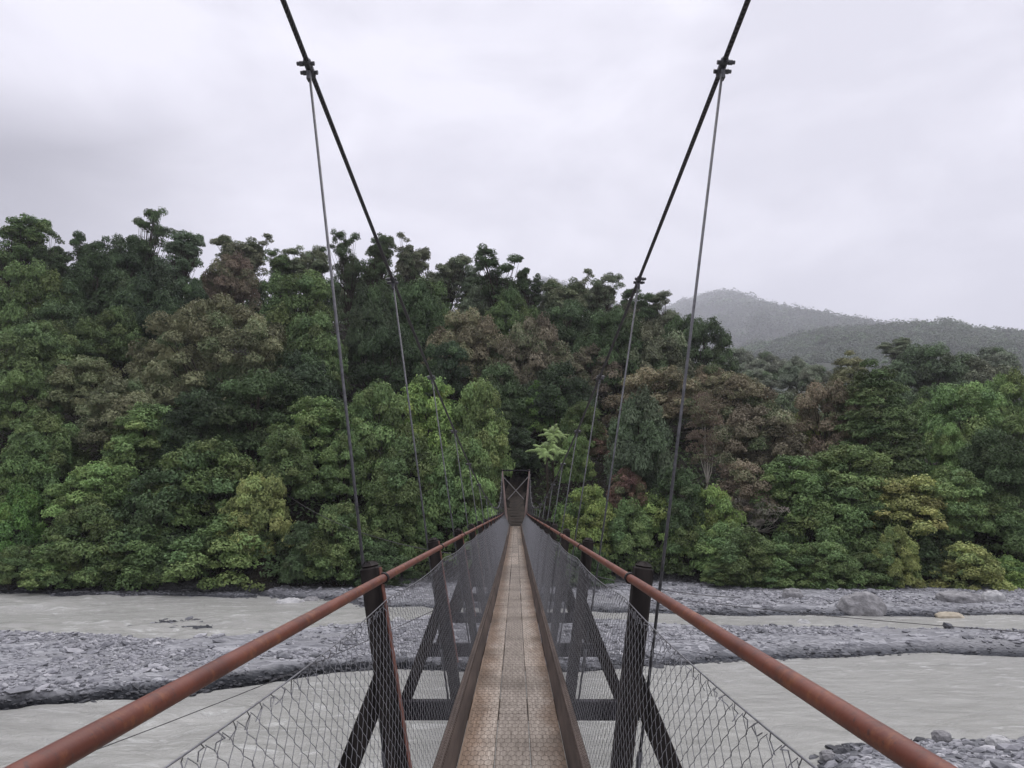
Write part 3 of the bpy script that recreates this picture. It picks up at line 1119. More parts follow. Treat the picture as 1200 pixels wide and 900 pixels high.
def trunk_mesh(name, ends, h, r0, down, seed, mat, wander=.25):
    """Trunk from below the ground to the crown with limbs to the clumps; z = 0 is the foot of the crown."""
    r = np.random.default_rng(seed)
    mb = MB()
    top = h * .72
    n = 7
    ctrl = [np.array([r.normal(0, wander) * (i > 1), r.normal(0, wander) * (i > 1), -down + (down + top) * i / n]) for i in range(n + 1)]
    mb.tube(ctrl, [r0 * (1.25 - .95 * i / n) for i in range(n + 1)], 8)
    for e in ends:
        e = np.array(e[:3])
        k = int(np.clip((e[2] * .55 + down) / (down + top) * n + r.uniform(-.6, .4), 1, n - 1))
        a = ctrl[k]
        mid = (a + e) / 2 + np.array([0, 0, -.12 * np.linalg.norm(e - a)]) + r.normal(0, .12, 3)
        mb.tube([a, a * .6 + mid * .4, mid, e], [r0 * .5, r0 * .4, r0 * .28, r0 * .08], 6)
    return mb.mesh(name, M[mat], True)


PROTO = {}


def proto(kind, w, h, crown, trunk):
    PROTO.setdefault(kind, []).append((w, h, crown, trunk))


for sd in range(4):                         # broad domed forest tree of cauliflower clumps
    r = np.random.default_rng(100 + sd)
    w, h = 9.0, 7.5
    def gen():
        z = r.uniform(.02, 1) ** .8
        ph = r.uniform(0, 2 * math.pi)
        q = math.sqrt(max(0, 1 - (z * .98) ** 2.2)) * r.choice([.62, .8, 1.0, 1.04])
        k = 1 + .20 * math.sin(2 * ph + sd) + .13 * math.sin(3 * ph + 2 * sd)
        return np.array([q * k * (w / 2 - .9) * math.cos(ph), q * k * (w / 2 - .9) * math.sin(ph), .9 + z * (h - 1.9)])
    pts = spread(46, gen, r)
    cl = [(*p, (q := r.uniform(.7, 1.2)), q * r.uniform(.78, 1.05), np.clip(r.normal(.46, .22), .05, .95)) for p in pts]
    proto('dome', w, h, crown_mesh('dome_crown', cl, .26, 1.8, 200 + sd), trunk_mesh('dome_trunk', pts[::3], h, .22, 7, 300 + sd, 'bark'))

for sd in range(2):                         # very large spreading dome
    r = np.random.default_rng(130 + sd)
    w, h = 16.0, 11.0
    def gen():
        z = r.uniform(.0, 1) ** .8
        ph = r.uniform(0, 2 * math.pi)
        q = math.sqrt(max(0, 1 - (z * .98) ** 2.4)) * r.choice([.70, .85, 1.0, 1.03])
        k = 1 + .14 * math.sin(2 * ph + sd) + .10 * math.sin(5 * ph + 2 * sd)
        return np.array([q * k * (w / 2 - 1) * math.cos(ph), q * k * (w / 2 - 1) * math.sin(ph), 1.1 + z * (h - 2.2)])
    pts = spread(110, gen, r)
    cl = [(*p, (q := r.uniform(.75, 1.3)), q * r.uniform(.78, 1.05), np.clip(r.normal(.46, .20), .08, .92)) for p in pts]
    proto('great', w, h, crown_mesh('great_crown', cl, .27, 1.8, 230 + sd), trunk_mesh('great_trunk', pts[::5], h, .38, 9, 330 + sd, 'bark'))

for sd in range(5):                         # tall emergent with open tufted top
    r = np.random.default_rng(140 + sd)
    w, h = 5.6, 10.5
    pts = []
    nl = int(r.integers(4, 7))
    for L in range(nl):
        ph = 2 * math.pi * L / nl + r.uniform(-.4, .4)
        reach, ht = r.uniform(.25, .9) * w / 2, r.uniform(.72, 1.0) * h
        for q in range(12):
            f = r.uniform(.2, 1)
            pts.append(np.array([math.cos(ph) * reach * f + r.normal(0, .5), math.sin(ph) * reach * f + r.normal(0, .5), min(ht * (.30 + .66 * f) + r.normal(0, .4), h - .4)]))
            if f > .6:
                for e in range(3):
                    pts.append(pts[-1] * np.array([1, 1, 1]) + np.append(r.normal(0, .38, 2), -abs(r.normal(.1, .25))))
    for q in range(40):
        ph = r.uniform(0, 2 * math.pi); z = r.uniform(.05, .62)
        k = r.uniform(.3, 1) * w / 2 * (1 - .3 * z)
        pts.append(np.array([math.cos(ph) * k, math.sin(ph) * k, z * h]))
    cl = [(*p, (q := r.uniform(.34, .68)), q * r.uniform(.6, .95), np.clip(r.normal(.44, .15), .12, .85)) for p in pts]
    proto('tall', w, h, crown_mesh('tall_crown', cl, .19, 1.35, 240 + sd, up=.5), trunk_mesh('tall_trunk', pts, h, .14, 8, 340 + sd, 'bark', .18))

for sd in range(4):                         # loose leafy bush of the lower bank
    r = np.random.default_rng(150 + sd)
    w, h = 7.0, 6.0
    def gen():
        z = r.uniform(.0, 1)
        ph = r.uniform(0, 2 * math.pi)
        q = math.sqrt(max(0, 1 - (z * .95) ** 2)) * r.uniform(.55, 1.02)
        k = 1 + .22 * math.sin(2 * ph + 1.3 * sd) + .16 * math.sin(4 * ph + 2 * sd)
        return np.array([q * k * (w / 2 - .6) * math.cos(ph), q * k * (w / 2 - .6) * math.sin(ph), .5 + z * (h - 1.1)])
    pts = spread(64, gen, r, 8)
    cl = [(*p, (q := r.uniform(.42, .9)), q * r.uniform(.65, .95), np.clip(r.normal(.47, .22), .05, .95)) for p in pts]
    proto('bush', w, h, crown_mesh('bush_crown', cl, .25, 1.5, 250 + sd, up=.35, jit=.34, aspect=.5, low=-.5, inner=.1), trunk_mesh('bush_trunk', pts[::3], h, .12, 4, 350 + sd, 'bark'))

for sd in range(2):                         # conical tree of layered shelves
    r = np.random.default_rng(160 + sd)
    w, h = 11.0, 12.0
    def gen():
        z = r.uniform(.0, 1) ** 1.1
        ph = r.uniform(0, 2 * math.pi)
        q = (1 - z) ** .72 * r.uniform(.75, 1.0) + .05
        k = 1 + .12 * math.sin(3 * ph + sd)
        return np.array([q * k * (w / 2 - .8) * math.cos(ph), q * k * (w / 2 - .8) * math.sin(ph), .6 + z * (h - 1.3)])
    pts = spread(95, gen, r)
    cl = [(*p, (q := r.uniform(.7, 1.25)), q * r.uniform(.5, .7), np.clip(r.normal(.46, .2), .08, .92)) for p in pts]
    proto('cone', w, h, crown_mesh('cone_crown', cl, .25, 1.7, 260 + sd, up=.6), trunk_mesh('cone_trunk', pts[::4], h, .28, 8, 360 + sd, 'bark'))

for sd in range(2):                         # thin crowned tree on a pale stem
    r = np.random.default_rng(170 + sd)
    w, h = 5.0, 9.0
    pts = [np.array([r.normal(0, .9), r.normal(0, .9), r.uniform(.30, 1) * h]) for _ in range(48)]
    cl = [(*p, r.uniform(.35, .75), r.uniform(.3, .7), np.clip(r.normal(.5, .15), .15, .9)) for p in pts]
    proto('thin', w, h, crown_mesh('thin_crown', cl, .16, .55, 270 + sd, jit=.9), trunk_mesh('thin_trunk', pts[::7], h, .13, 5, 370 + sd, 'pale_bark', .1))

# dead bush: pale bare twigs with a few grey leaves
r = np.random.default_rng(180)
pts = [np.array([r.normal(0, 1.3), r.normal(0, 1.0), r.uniform(.5, 2.6)]) for _ in range(70)]
cl = [(*p, r.uniform(.2, .45), r.uniform(.2, .4), np.clip(r.normal(.55, .15), .2, .9)) for p in pts]
proto('dead', 4.6, 3.0, crown_mesh('dead_crown', cl, .11, .35, 280, jit=1.0, aspect=.35), trunk_mesh('dead_trunk', pts, 2.2, .09, 2, 380, 'pale_bark', .2))

# tree fern: a rosette of drooping pinnate fronds
r = np.random.default_rng(190)
Vs, Qs, tn, n0 = [], [], [], 0
for k in range(22):
    ph = 2 * math.pi * k / 22 + r.uniform(-.3, .3)
    Lf = r.uniform(.9, 2.05)
    rise = r.uniform(.35, 1.5)
    s_ = np.linspace(.06, 1, 46)
    rad = Lf * s_
    zz = rise * s_ * 1.5 - r.uniform(.9, 1.5) * rise * s_ ** 2.2
    base = np.stack([rad * math.cos(ph), rad * math.sin(ph), zz + 1.0], 1)
    side = np.array([-math.sin(ph), math.cos(ph), 0])
    fw = np.array([math.cos(ph), math.sin(ph), -.1])
    ln = .30 * np.sin(np.pi * np.clip(s_ * .92 + .06, 0, 1)) ** .7 * r.uniform(.6, 1.15, 46)
    for sg in (-1, 1):
        tip = base + side * sg * ln[:, None] + fw * (ln * .45)[:, None] - np.array([0, 0, 1]) * (ln * .22)[:, None]
        half = fw * .016
        v = np.stack([base - half, base + half, tip + half * .3, tip - half * .3], 1).reshape(-1, 3)
        Vs.append(v); Qs.append(np.arange(len(v)).reshape(-1, 4) + n0); n0 += len(v)
        tn.append(np.clip(r.normal(r.uniform(.3, .75), .12, len(v) // 4), 0, 1))
fern_c = mesh_np('fern_crown', np.concatenate(Vs), np.concatenate(Qs), M['leaf'], False, {'tint': np.concatenate(tn), 'hue': np.full(sum(map(len, tn)), .5)})
mb = MB(); mb.tube([(0, 0, -4), (.05, .03, -1.5), (0, 0, 1.05)], [.14, .10, .09], 9)
proto('fern', 3.6, 1.7, fern_c, mb.mesh('fern_trunk', M['bark'], True))

# base leaf colours (reflectance); the haze entry has mist painted in
C = {
    'dark': (.050, .080, .034), 'deep': (.036, .058, .029), 'mid': (.082, .128, .042), 'blue': (.085, .122, .068),
    'olive': (.142, .160, .080), 'tan': (.165, .152, .092), 'brown': (.155, .127, .084), 'rust': (.150, .098, .068),
    'light': (.122, .190, .060), 'lime': (.150, .225, .056), 'yellow': (.190, .222, .068), 'vivid': (.090, .185, .042),
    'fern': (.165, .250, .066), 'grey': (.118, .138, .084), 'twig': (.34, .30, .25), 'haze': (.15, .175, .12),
}
NAMES = {'dome': 'domed_tree', 'great': 'spreading_tree', 'tall': 'tall_tree', 'bush': 'leafy_bush', 'cone': 'conical_tree', 'thin': 'thin_tree', 'dead': 'dead_bush', 'fern': 'tree_fern'}
CATS = {'bush': 'bush', 'dead': 'bush', 'fern': 'fern'}
GRP = {'dome': 'domed trees on the far slope', 'great': 'spreading trees on the far slope', 'tall': 'tall trees along the skyline', 'bush': 'leafy bushes along the far bank', 'cone': 'conical trees on the right slope', 'thin': 'thin pale stemmed trees', 'dead': 'dead bushes', 'fern': 'tree ferns by the far tower'}
count = {}


def plant(u, v, w, h, kind, colour, label, Y=None, clear=1.5):
    """A tree whose crown fills w x h pixels with its top at u, v; it stands where the slope meets the foot of the crown."""
    if Y is None:
        yy = np.arange(47.6, 140, .4)
        d = ray(u, v + h)
        pz = d[2] / d[1] * yy
        if v + h > 652: clear = .35
        gap = pz - T(d[0] / d[1] * yy, yy) - clear
        hit = np.where(gap < 0)[0]
        Y = yy[hit[0]] if len(hit) else 110.0
    top, bot = P(u, v, Y), P(u, v + h, Y)
    zc = top[1] * math.cos(PITCH) + top[2] * math.sin(PITCH)
    wm, hm = w * zc / F, max(top[2] - bot[2], .5)
    k = count.get(kind, 0); count[kind] = k + 1
    pw, ph, cm, tm = PROTO[kind][k % len(PROTO[kind])]
    root = empty(NAMES[kind], (top[0], top[1] + wm * .25, bot[2]))
    root.rotation_euler = (0, 0, 0 if kind == 'fern' else random.uniform(0, 2 * math.pi))
    root.scale = (wm / pw, wm / pw, hm / ph)
    tag(root, label, CATS.get(kind, 'tree'), GRP[kind])
    c = link('crown' if kind != 'fern' else 'fronds', cm, root)
    b = random.uniform(.9, 1.15) * {'tall': 1.8, 'dome': 1.48, 'great': 1.42, 'bush': 1.5, 'cone': 1.55}.get(kind, 1.0)
    c.color = (*[q * b * random.uniform(.95, 1.05) for q in C[colour]], 1)
    if kind == 'fern': c.rotation_euler = (R(36 - 8 * k), 0, 0)
    link('trunk', tm, root)
    return root


TREES = [
    # skyline, left to right
    (15, 243, 72, 135, 'tall', 'mid', 'tall green tree on the skyline at the left edge of the frame'),
    (52, 263, 58, 115, 'tall', 'dark', 'dark tall skyline tree second from the left edge'),
    (104, 265, 44, 105, 'tall', 'dark', 'thin tufted dark skyline tree, low between two taller groups'),
    (134, 261, 54, 125, 'tall', 'deep', 'dark skyline tree on the left side of the tallest left clump'),
    (168, 245, 58, 130, 'tall', 'dark', 'tallest open topped tree of the dark clump on the left skyline'),
    (207, 264, 58, 120, 'tall', 'blue', 'bluish dark skyline tree closing the left clump before the gap'),
    (284, 257, 62, 95, 'tall', 'grey', 'tall open grey green tree standing behind the rust brown dome'),
    (331, 280, 42, 85, 'tall', 'mid', 'small skyline tree just right of the grey green open tree'),
    (360, 277, 46, 90, 'tall', 'grey', 'flat topped skyline tree left of the near left hanger rod'),
    (410, 266, 38, 115, 'tall', 'dark', 'narrow dark skyline tree between left hanger rod and left main cable'),
    (441, 268, 44, 120, 'tall', 'dark', 'tall dark skyline tree touching the left main cable'),
    (478, 265, 48, 110, 'tall', 'grey', 'tall pale topped skyline tree just right of the left main cable'),
    (524, 286, 52, 95, 'tall', 'grey', 'grey green skyline tree above the tan domed tree'),
    (552, 299, 34, 80, 'tall', 'blue', 'small thin skyline tree, next right from the tan dome top'),
    (587, 289, 62, 105, 'tall', 'dark', 'broad dark skyline tree near the middle of the frame'),
    (617, 312, 38, 85, 'tall', 'dark', 'short dark skyline tree at the left of the central gap'),
    (668, 302, 56, 115, 'tall', 'grey', 'tall rounded skyline tree right of the central gap'),
    (702, 311, 50, 100, 'tall', 'grey', 'pale skyline tree left of the right main cable'),
    (750, 331, 46, 90, 'tall', 'dark', 'dark skyline tree behind the second right cable clamp'),
    (780, 336, 58, 95, 'tall', 'grey', 'brownish green skyline tree right of the right main cable'),
    (826, 366, 64, 90, 'dome', 'dark', 'dark green tree ending the high ridge beside the near right hanger'),
    (78, 306, 70, 90, 'dome', 'dark', 'dark dome closing the skyline gap behind the second and third left trees', 106),
    (150, 302, 66, 90, 'dome', 'deep', 'deep green dome behind the tallest left skyline clump', 106),
    (238, 314, 64, 80, 'dome', 'mid', 'dull green dome behind the left side of the rust brown dome', 106),
    (312, 316, 60, 80, 'dome', 'dark', 'dark dome behind the right side of the rust brown dome', 106),
    (382, 318, 64, 90, 'dome', 'dark', 'dark dome filling the skyline right of the near left hanger', 106),
    (426, 316, 60, 90, 'dome', 'grey', 'grey green dome behind the left main cable on the skyline', 106),
    (462, 314, 64, 90, 'dome', 'dark', 'dark dome filling the skyline just right of the left main cable', 106),
    (502, 318, 62, 84, 'dome', 'mid', 'green dome on the skyline left of the bright layered crown', 106),
    (566, 326, 60, 80, 'dome', 'grey', 'grey green dome on the skyline above the bright layered crown', 106),
    (645, 334, 56, 70, 'dome', 'grey', 'pale dome in the central dip of the skyline', 106),
    (726, 350, 60, 80, 'dome', 'grey', 'grey green dome on the skyline left of the second right clamp', 106),
    (800, 364, 54, 70, 'dome', 'dark', 'dark dome on the skyline between right cable and near right hanger', 106),
    # upper slope
    (28, 296, 90, 125, 'dome', 'mid', 'green domed tree below the skyline at the left edge'),
    (104, 286, 92, 120, 'dome', 'dark', 'dark green domed tree filling the dip of the left skyline'),
    (168, 305, 88, 120, 'dome', 'deep', 'very dark domed tree under the tallest left skyline clump'),
    (216, 318, 60, 90, 'dome', 'deep', 'very dark tree between the left clump and the rust brown dome'),
    (60, 346, 92, 100, 'dome', 'dark', 'dark domed tree in the shade on the upper left slope'),
    (128, 352, 84, 95, 'dome', 'mid', 'dark green lumpy tree left of the big olive spreading tree'),
    (264, 290, 66, 78, 'dome', 'brown', 'rust brown domed tree in front of the open grey skyline tree'),
    (345, 303, 104, 120, 'dome', 'mid', 'bright green large dome between the rust brown tree and the left cable'),
    (240, 336, 186, 150, 'great', 'olive', 'huge olive spreading tree, largest on the left slope'),
    (362, 358, 92, 110, 'dome', 'mid', 'green lumpy tree at the right shoulder of the huge olive tree'),
    (432, 330, 66, 120, 'dome', 'deep', 'very dark tree in the hollow left of the second left clamp'),
    (488, 318, 72, 120, 'dome', 'dark', 'dark tree behind the second left hanger rod'),
    (455, 375, 84, 110, 'dome', 'deep', 'black green tree low in the hollow above the pale bushes'),
    (556, 324, 62, 66, 'cone', 'light', 'bright green layered crown above the tan domed tree'),
    (548, 354, 86, 105, 'dome', 'tan', 'tan brown domed tree, most prominent left of centre'),
    (600, 334, 62, 90, 'dome', 'mid', 'green domed tree under the dark central skyline tree'),
    (622, 362, 84, 115, 'dome', 'tan', 'greyish tan domed tree right of the prominent tan one'),
    (664, 344, 84, 90, 'dome', 'dark', 'dark green dome below the rounded skyline tree'),
    (722, 352, 84, 115, 'dome', 'dark', 'dark green dome behind the right main cable'),
    (692, 401, 70, 68, 'dome', 'brown', 'brown low dome left of the right main cable'),
    (770, 372, 84, 100, 'dome', 'grey', 'grey green dome between the right cable and the near right hanger'),
    (520, 392, 70, 80, 'dome', 'deep', 'very dark tree under the prominent tan dome on its left'),
    (585, 420, 80, 90, 'dome', 'dark', 'dark olive tree just under the two tan domes'),
    (655, 420, 80, 90, 'dome', 'deep', 'deep green tree under the greyish tan dome'),
    # middle slope, left
    (36, 366, 100, 100, 'dome', 'mid', 'green dome at the left edge, halfway up the slope'),
    (16, 428, 84, 90, 'dome', 'mid', 'dull green dome at the left edge under the halfway dome'),
    (92, 412, 100, 80, 'dome', 'olive', 'yellowish olive tree left of the huge olive tree foot'),
    (132, 440, 110, 90, 'dome', 'olive', 'olive dome below and left of the huge olive tree'),
    (165, 468, 110, 85, 'bush', 'light', 'light green sloping crown under the huge olive tree'),
    (42, 480, 96, 90, 'dome', 'mid', 'mid green lumpy tree above the bright bush at the left edge'),
    (292, 424, 130, 120, 'dome', 'dark', 'dark lumpy tree at the right foot of the huge olive tree'),
    (226, 450, 100, 100, 'dome', 'deep', 'deep green tree directly under the huge olive tree'),
    (350, 408, 96, 100, 'dome', 'deep', 'shadowed tree left of the near left hanger'),
    (108, 540, 100, 80, 'bush', 'light', 'pale green crown above the waterside bushes on the left'),
    (18, 520, 80, 80, 'bush', 'mid', 'green bush just above the bright one at the left edge'),
    (16, 570, 76, 110, 'bush', 'vivid', 'bright green bush at the left edge of the frame'),
    (366, 460, 110, 85, 'bush', 'light', 'light green bush crossed by the near left hanger rod'),
    (330, 500, 90, 90, 'bush', 'mid', 'mid green bush left of the near left hanger rod'),
    (402, 505, 74, 85, 'bush', 'light', 'light green bush just right of the near left hanger rod'),
    (240, 512, 130, 110, 'bush', 'mid', 'green rounded bush in the middle of the left bank'),
    (180, 545, 130, 125, 'bush', 'dark', 'dark green bush left of the yellow olive one'),
    (298, 553, 84, 105, 'bush', 'yellow', 'yellow olive bush facing the dark gap on the left bank'),
    (262, 604, 140, 92, 'bush', 'light', 'yellow tipped bush at the waterline, broadest on the left bank'),
    (90, 588, 110, 100, 'bush', 'mid', 'green bush behind the pale waterside bush on the left'),
    (160, 610, 110, 84, 'bush', 'mid', 'mid green waterline bush left of the broad yellow tipped one'),
    (58, 636, 92, 58, 'bush', 'light', 'pale low bush overhanging the water on the far left'),
    (8, 640, 60, 52, 'bush', 'mid', 'green low bush overhanging the water at the left edge'),
    (395, 588, 96, 96, 'bush', 'mid', 'green bank bush behind the near left hanger foot'),
    (352, 610, 74, 76, 'bush', 'dark', 'dark bush beside the dark gap on the left bank'),
    (452, 560, 92, 110, 'bush', 'mid', 'green bank bush above the near left post'),
    (440, 636, 80, 58, 'bush', 'dark', 'low dark bush behind the near left post top'),
    # pale bushes left of the tower
    (438, 443, 92, 120, 'bush', 'light', 'light green tall bush left of the second left hanger'),
    (502, 434, 100, 120, 'bush', 'lime', 'yellow green tall bush at the third left clamp'),
    (560, 440, 84, 130, 'bush', 'light', 'light green tall bush left of the dark tower hollow'),
    (478, 508, 104, 110, 'bush', 'mid', 'green bush between the second and third left hangers'),
    (540, 508, 80, 110, 'bush', 'light', 'light green bush left of the far tower'),
    (520, 580, 90, 90, 'bush', 'mid', 'green low bush behind the left handrail near the tower'),
    (570, 568, 44, 70, 'bush', 'mid', 'small green bush touching the left side of the far tower', 57),
    # around the tower
    (636, 444, 62, 66, 'bush', 'vivid', 'vivid green bush above the tree ferns'),
    (682, 468, 54, 62, 'bush', 'mid', 'dull green bush right of the vivid green one'),
    (604, 498, 60, 55, 'bush', 'deep', 'dark bush over the hollow behind the far tower'),
    (648, 501, 34, 19, 'fern', 'fern', 'bright lime tree fern, upper of two right of the tower', 56.5),
    (641, 518, 48, 27, 'fern', 'fern', 'bright lime tree fern, lower of two right of the tower', 55.5),
    (674, 508, 44, 60, 'bush', 'light', 'pale olive bush between the tree ferns and the red brown bush'),
    (704, 500, 32, 38, 'bush', 'rust', 'small red brown bush left of the grey green dome'),
    (752, 452, 88, 140, 'dome', 'blue', 'grey green tall dome left of the near right hanger rod'),
    (770, 424, 110, 80, 'dome', 'tan', 'tan brown crown above the grey green tall dome'),
    (828, 462, 62, 130, 'thin', 'brown', 'brown thin tree on a pale stem right of the near right hanger'),
    (736, 548, 50, 50, 'bush', 'rust', 'dead rusty bush under the grey green tall dome'),
    (690, 566, 84, 90, 'bush', 'lime', 'bright green bush right of the far tower'),
    (660, 590, 56, 70, 'bush', 'light', 'light green bush beside the right handrail end', 55.5),
    (740, 584, 72, 85, 'bush', 'light', 'light green bush between the second and near right hangers'),
    (772, 576, 82, 84, 'bush', 'lime', 'bright green bush touching the near right hanger rod'),
    (796, 545, 70, 80, 'bush', 'dark', 'dark bush behind the near right hanger rod'),
    (836, 568, 70, 90, 'bush', 'lime', 'yellow green bush right of the near right hanger rod'),
    (856, 612, 90, 68, 'bush', 'light', 'green low bush below the yellow green one on the right bank'),
    (806, 606, 70, 70, 'bush', 'mid', 'mid green bank bush behind the near right hanger'),
    (846, 660, 46, 26, 'bush', 'mid', 'small round bush at the shingle edge on the right'),
    (688, 640, 70, 50, 'bush', 'dark', 'low dark bush over the right handrail'),
    # right slope
    (862, 430, 96, 78, 'dome', 'tan', 'tan olive dome on the right slope below the misty hill'),
    (838, 424, 70, 70, 'dome', 'brown', 'brown dome touching the near right hanger'),
    (895, 470, 100, 84, 'dome', 'tan', 'brownish yellow dome left of the brown conical tree'),
    (940, 484, 56, 60, 'bush', 'yellow', 'small yellow green crown beside the brown conical tree'),
    (972, 440, 92, 110, 'dome', 'brown', 'brown dome at the left foot of the big green cone'),
    (1002, 404, 80, 100, 'cone', 'olive', 'olive cone at the left shoulder of the big green cone'),
    (1036, 412, 134, 155, 'cone', 'mid', 'big green conical tree, tallest on the right slope'),
    (1092, 396, 84, 86, 'dome', 'blue', 'grey green dome behind the big green cone on its right'),
    (1142, 410, 96, 72, 'dome', 'grey', 'pale olive dome under the right ridge'),
    (1190, 430, 80, 100, 'dome', 'light', 'light green dome at the right edge of the frame'),
    (1140, 438, 110, 110, 'dome', 'light', 'light green lumpy dome right of the big green cone'),
    (1118, 492, 56, 80, 'dome', 'light', 'pale narrow dome at the right foot of the big green cone'),
    (1176, 498, 96, 100, 'dome', 'dark', 'dark lumpy dome at the right edge, halfway down'),
    (1000, 518, 116, 84, 'bush', 'light', 'light green bush under the big green cone'),
    (940, 530, 104, 80, 'bush', 'mid', 'green bush under the brown dome'),
    (876, 538, 84, 74, 'bush', 'tan', 'tan bush right of the pale stemmed tree'),
    (1047, 520, 22, 34, 'thin', 'rust', 'small red brown sapling under the big green cone'),
    (892, 580, 70, 44, 'dead', 'twig', 'dead pale twiggy bush on the right bank'),
    (880, 618, 90, 70, 'bush', 'mid', 'green bush under the dead pale bush'),
    (952, 586, 104, 86, 'bush', 'mid', 'green broad bush right of the dead pale bush'),
    (1010, 566, 104, 90, 'bush', 'mid', 'mid green bush left of the yellow green right bank tree'),
    (1082, 556, 110, 76, 'bush', 'yellow', 'yellow green crown, highest on the right bank'),
    (1132, 546, 100, 88, 'bush', 'light', 'pale green crown right of the highest yellow green one'),
    (1178, 570, 90, 86, 'bush', 'mid', 'green crown at the right edge above the waterside bushes'),
    (930, 636, 90, 58, 'bush', 'mid', 'dull green waterside bush above the pale upright boulder'),
    (976, 634, 74, 60, 'bush', 'light', 'light green waterside bush left of the largest boulder'),
    (1056, 616, 62, 78, 'bush', 'yellow', 'bright yellow green bush above the largest boulder'),
    (1016, 648, 74, 48, 'bush', 'mid', 'green low bush hanging over the largest boulder'),
    (1104, 600, 84, 76, 'bush', 'dark', 'dark bush right of the bright yellow green one'),
    (1142, 636, 96, 66, 'bush', 'yellow', 'yellow olive waterside bush over the long slab'),
    (1186, 652, 66, 46, 'bush', 'lime', 'lime green waterside bush at the right edge'),
    (898, 658, 80, 38, 'bush', 'mid', 'low bush over the left end of the right beach'),
    (925, 452, 84, 84, 'dome', 'grey', 'dull green dome between the tan olive dome and the brown dome', 92),
    (988, 470, 80, 90, 'dome', 'dark', 'dark dome half hidden behind the foot of the olive cone', 84),
    (1066, 455, 90, 100, 'dome', 'dark', 'dark dome half hidden behind the big green cone', 96),
    (1108, 448, 80, 90, 'dome', 'mid', 'green dome in the gap between the big cone and the lumpy dome', 92),
    (1165, 462, 80, 90, 'dome', 'mid', 'green dome behind the dark lumpy dome at the right edge', 90),
    (840, 450, 80, 90, 'dome', 'dark', 'dark dome behind the brown thin tree', 90),
    (905, 520, 80, 80, 'bush', 'dark', 'dark bush in the shade below the brownish yellow dome', 70),
    # trees up the valley, haze painted into their paler leaf colour
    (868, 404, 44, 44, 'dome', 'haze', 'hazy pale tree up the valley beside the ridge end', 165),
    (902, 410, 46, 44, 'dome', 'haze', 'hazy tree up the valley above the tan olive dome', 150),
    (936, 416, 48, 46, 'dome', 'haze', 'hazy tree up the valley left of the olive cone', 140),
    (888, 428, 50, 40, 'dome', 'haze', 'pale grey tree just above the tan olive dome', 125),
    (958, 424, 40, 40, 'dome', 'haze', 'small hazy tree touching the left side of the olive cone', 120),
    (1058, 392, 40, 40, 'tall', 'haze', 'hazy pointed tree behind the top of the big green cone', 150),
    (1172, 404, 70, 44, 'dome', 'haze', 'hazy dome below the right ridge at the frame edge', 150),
]
for t in TREES:
    plant(*t[:7], Y=t[7] if len(t) > 7 else None)

# undergrowth on the slope between the trees
r = np.random.default_rng(500)
n = 70000
x = r.uniform(-85, 85, n); y = 48.0 + r.uniform(0, 1, n) ** 1.35 * 64
keep = (np.abs(x) < .78 * y + 6) & (y > bank_line(x) + .25) & ~((np.abs(x) < 1.3) & (y < 66))
x, y = x[keep], y[keep]
hgt = np.clip(fbm(x * .22, y * .22, 4, 60) * 3.2 + .9, .05, 2.6)
z = T(x, y) + hgt * np.sqrt(r.random(len(x)))
nr = np.stack([r.normal(0, .6, len(x)), r.normal(-.4, .6, len(x)), np.full(len(x), .7)], 1)
V, Q = leaves(np.stack([x, y, z], 1), nr, .42, .5, r)
xb = r.uniform(-48, 48, 15000)
yb_ = bank_line(xb) + r.uniform(-.9, 1.6, len(xb))
kb = (np.abs(xb) > 1.6) & (vnoise(xb * .5, xb * 0 + 8.1, 91) + .25 * vnoise(xb * 2.1, yb_, 92) > .42)
xb, yb_ = xb[kb], yb_[kb]
base_z = T(xb, bank_line(xb) + .9)
arch = .75 + .9 * vnoise(xb * .45, xb * 0 + 3.3, 90)
zb_ = ZW + .35 + arch * .55 + r.random(len(xb)) * (.6 + 1.8 * vnoise(xb * .35, xb * 0 + 1.7, 93)) * np.clip((yb_ - bank_line(xb) + 1.1) / 1.2, .25, 1)
nb = np.stack([r.normal(0, .4, len(xb)), r.normal(-.8, .3, len(xb)), np.full(len(xb), .6)], 1)
V2, Q2 = leaves(np.stack([xb, yb_, zb_], 1), nb, .30, .5, r)
Q = np.concatenate([Q, Q2 + len(V)]); V = np.concatenate([V, V2])
x = np.concatenate([x, xb])
me = mesh_np('undergrowth', V, Q, M['leaf'], False, {'tint': np.clip(r.normal(.3, .16, len(x)) + .9 * np.clip(vnoise(x * .28, x * 0 + V[::4, 2] * .5, 94) - .45, 0, 1), 0, 1), 'hue': np.clip(vnoise(x * .2, x * 0 + 4.4, 95) + r.normal(0, .1, len(x)), 0, 1)})
o = tag(link('undergrowth', me), 'dark undergrowth and ferns covering the slope between the trees', 'undergrowth', kind='stuff')
o.color = (.060, .095, .034, 1)

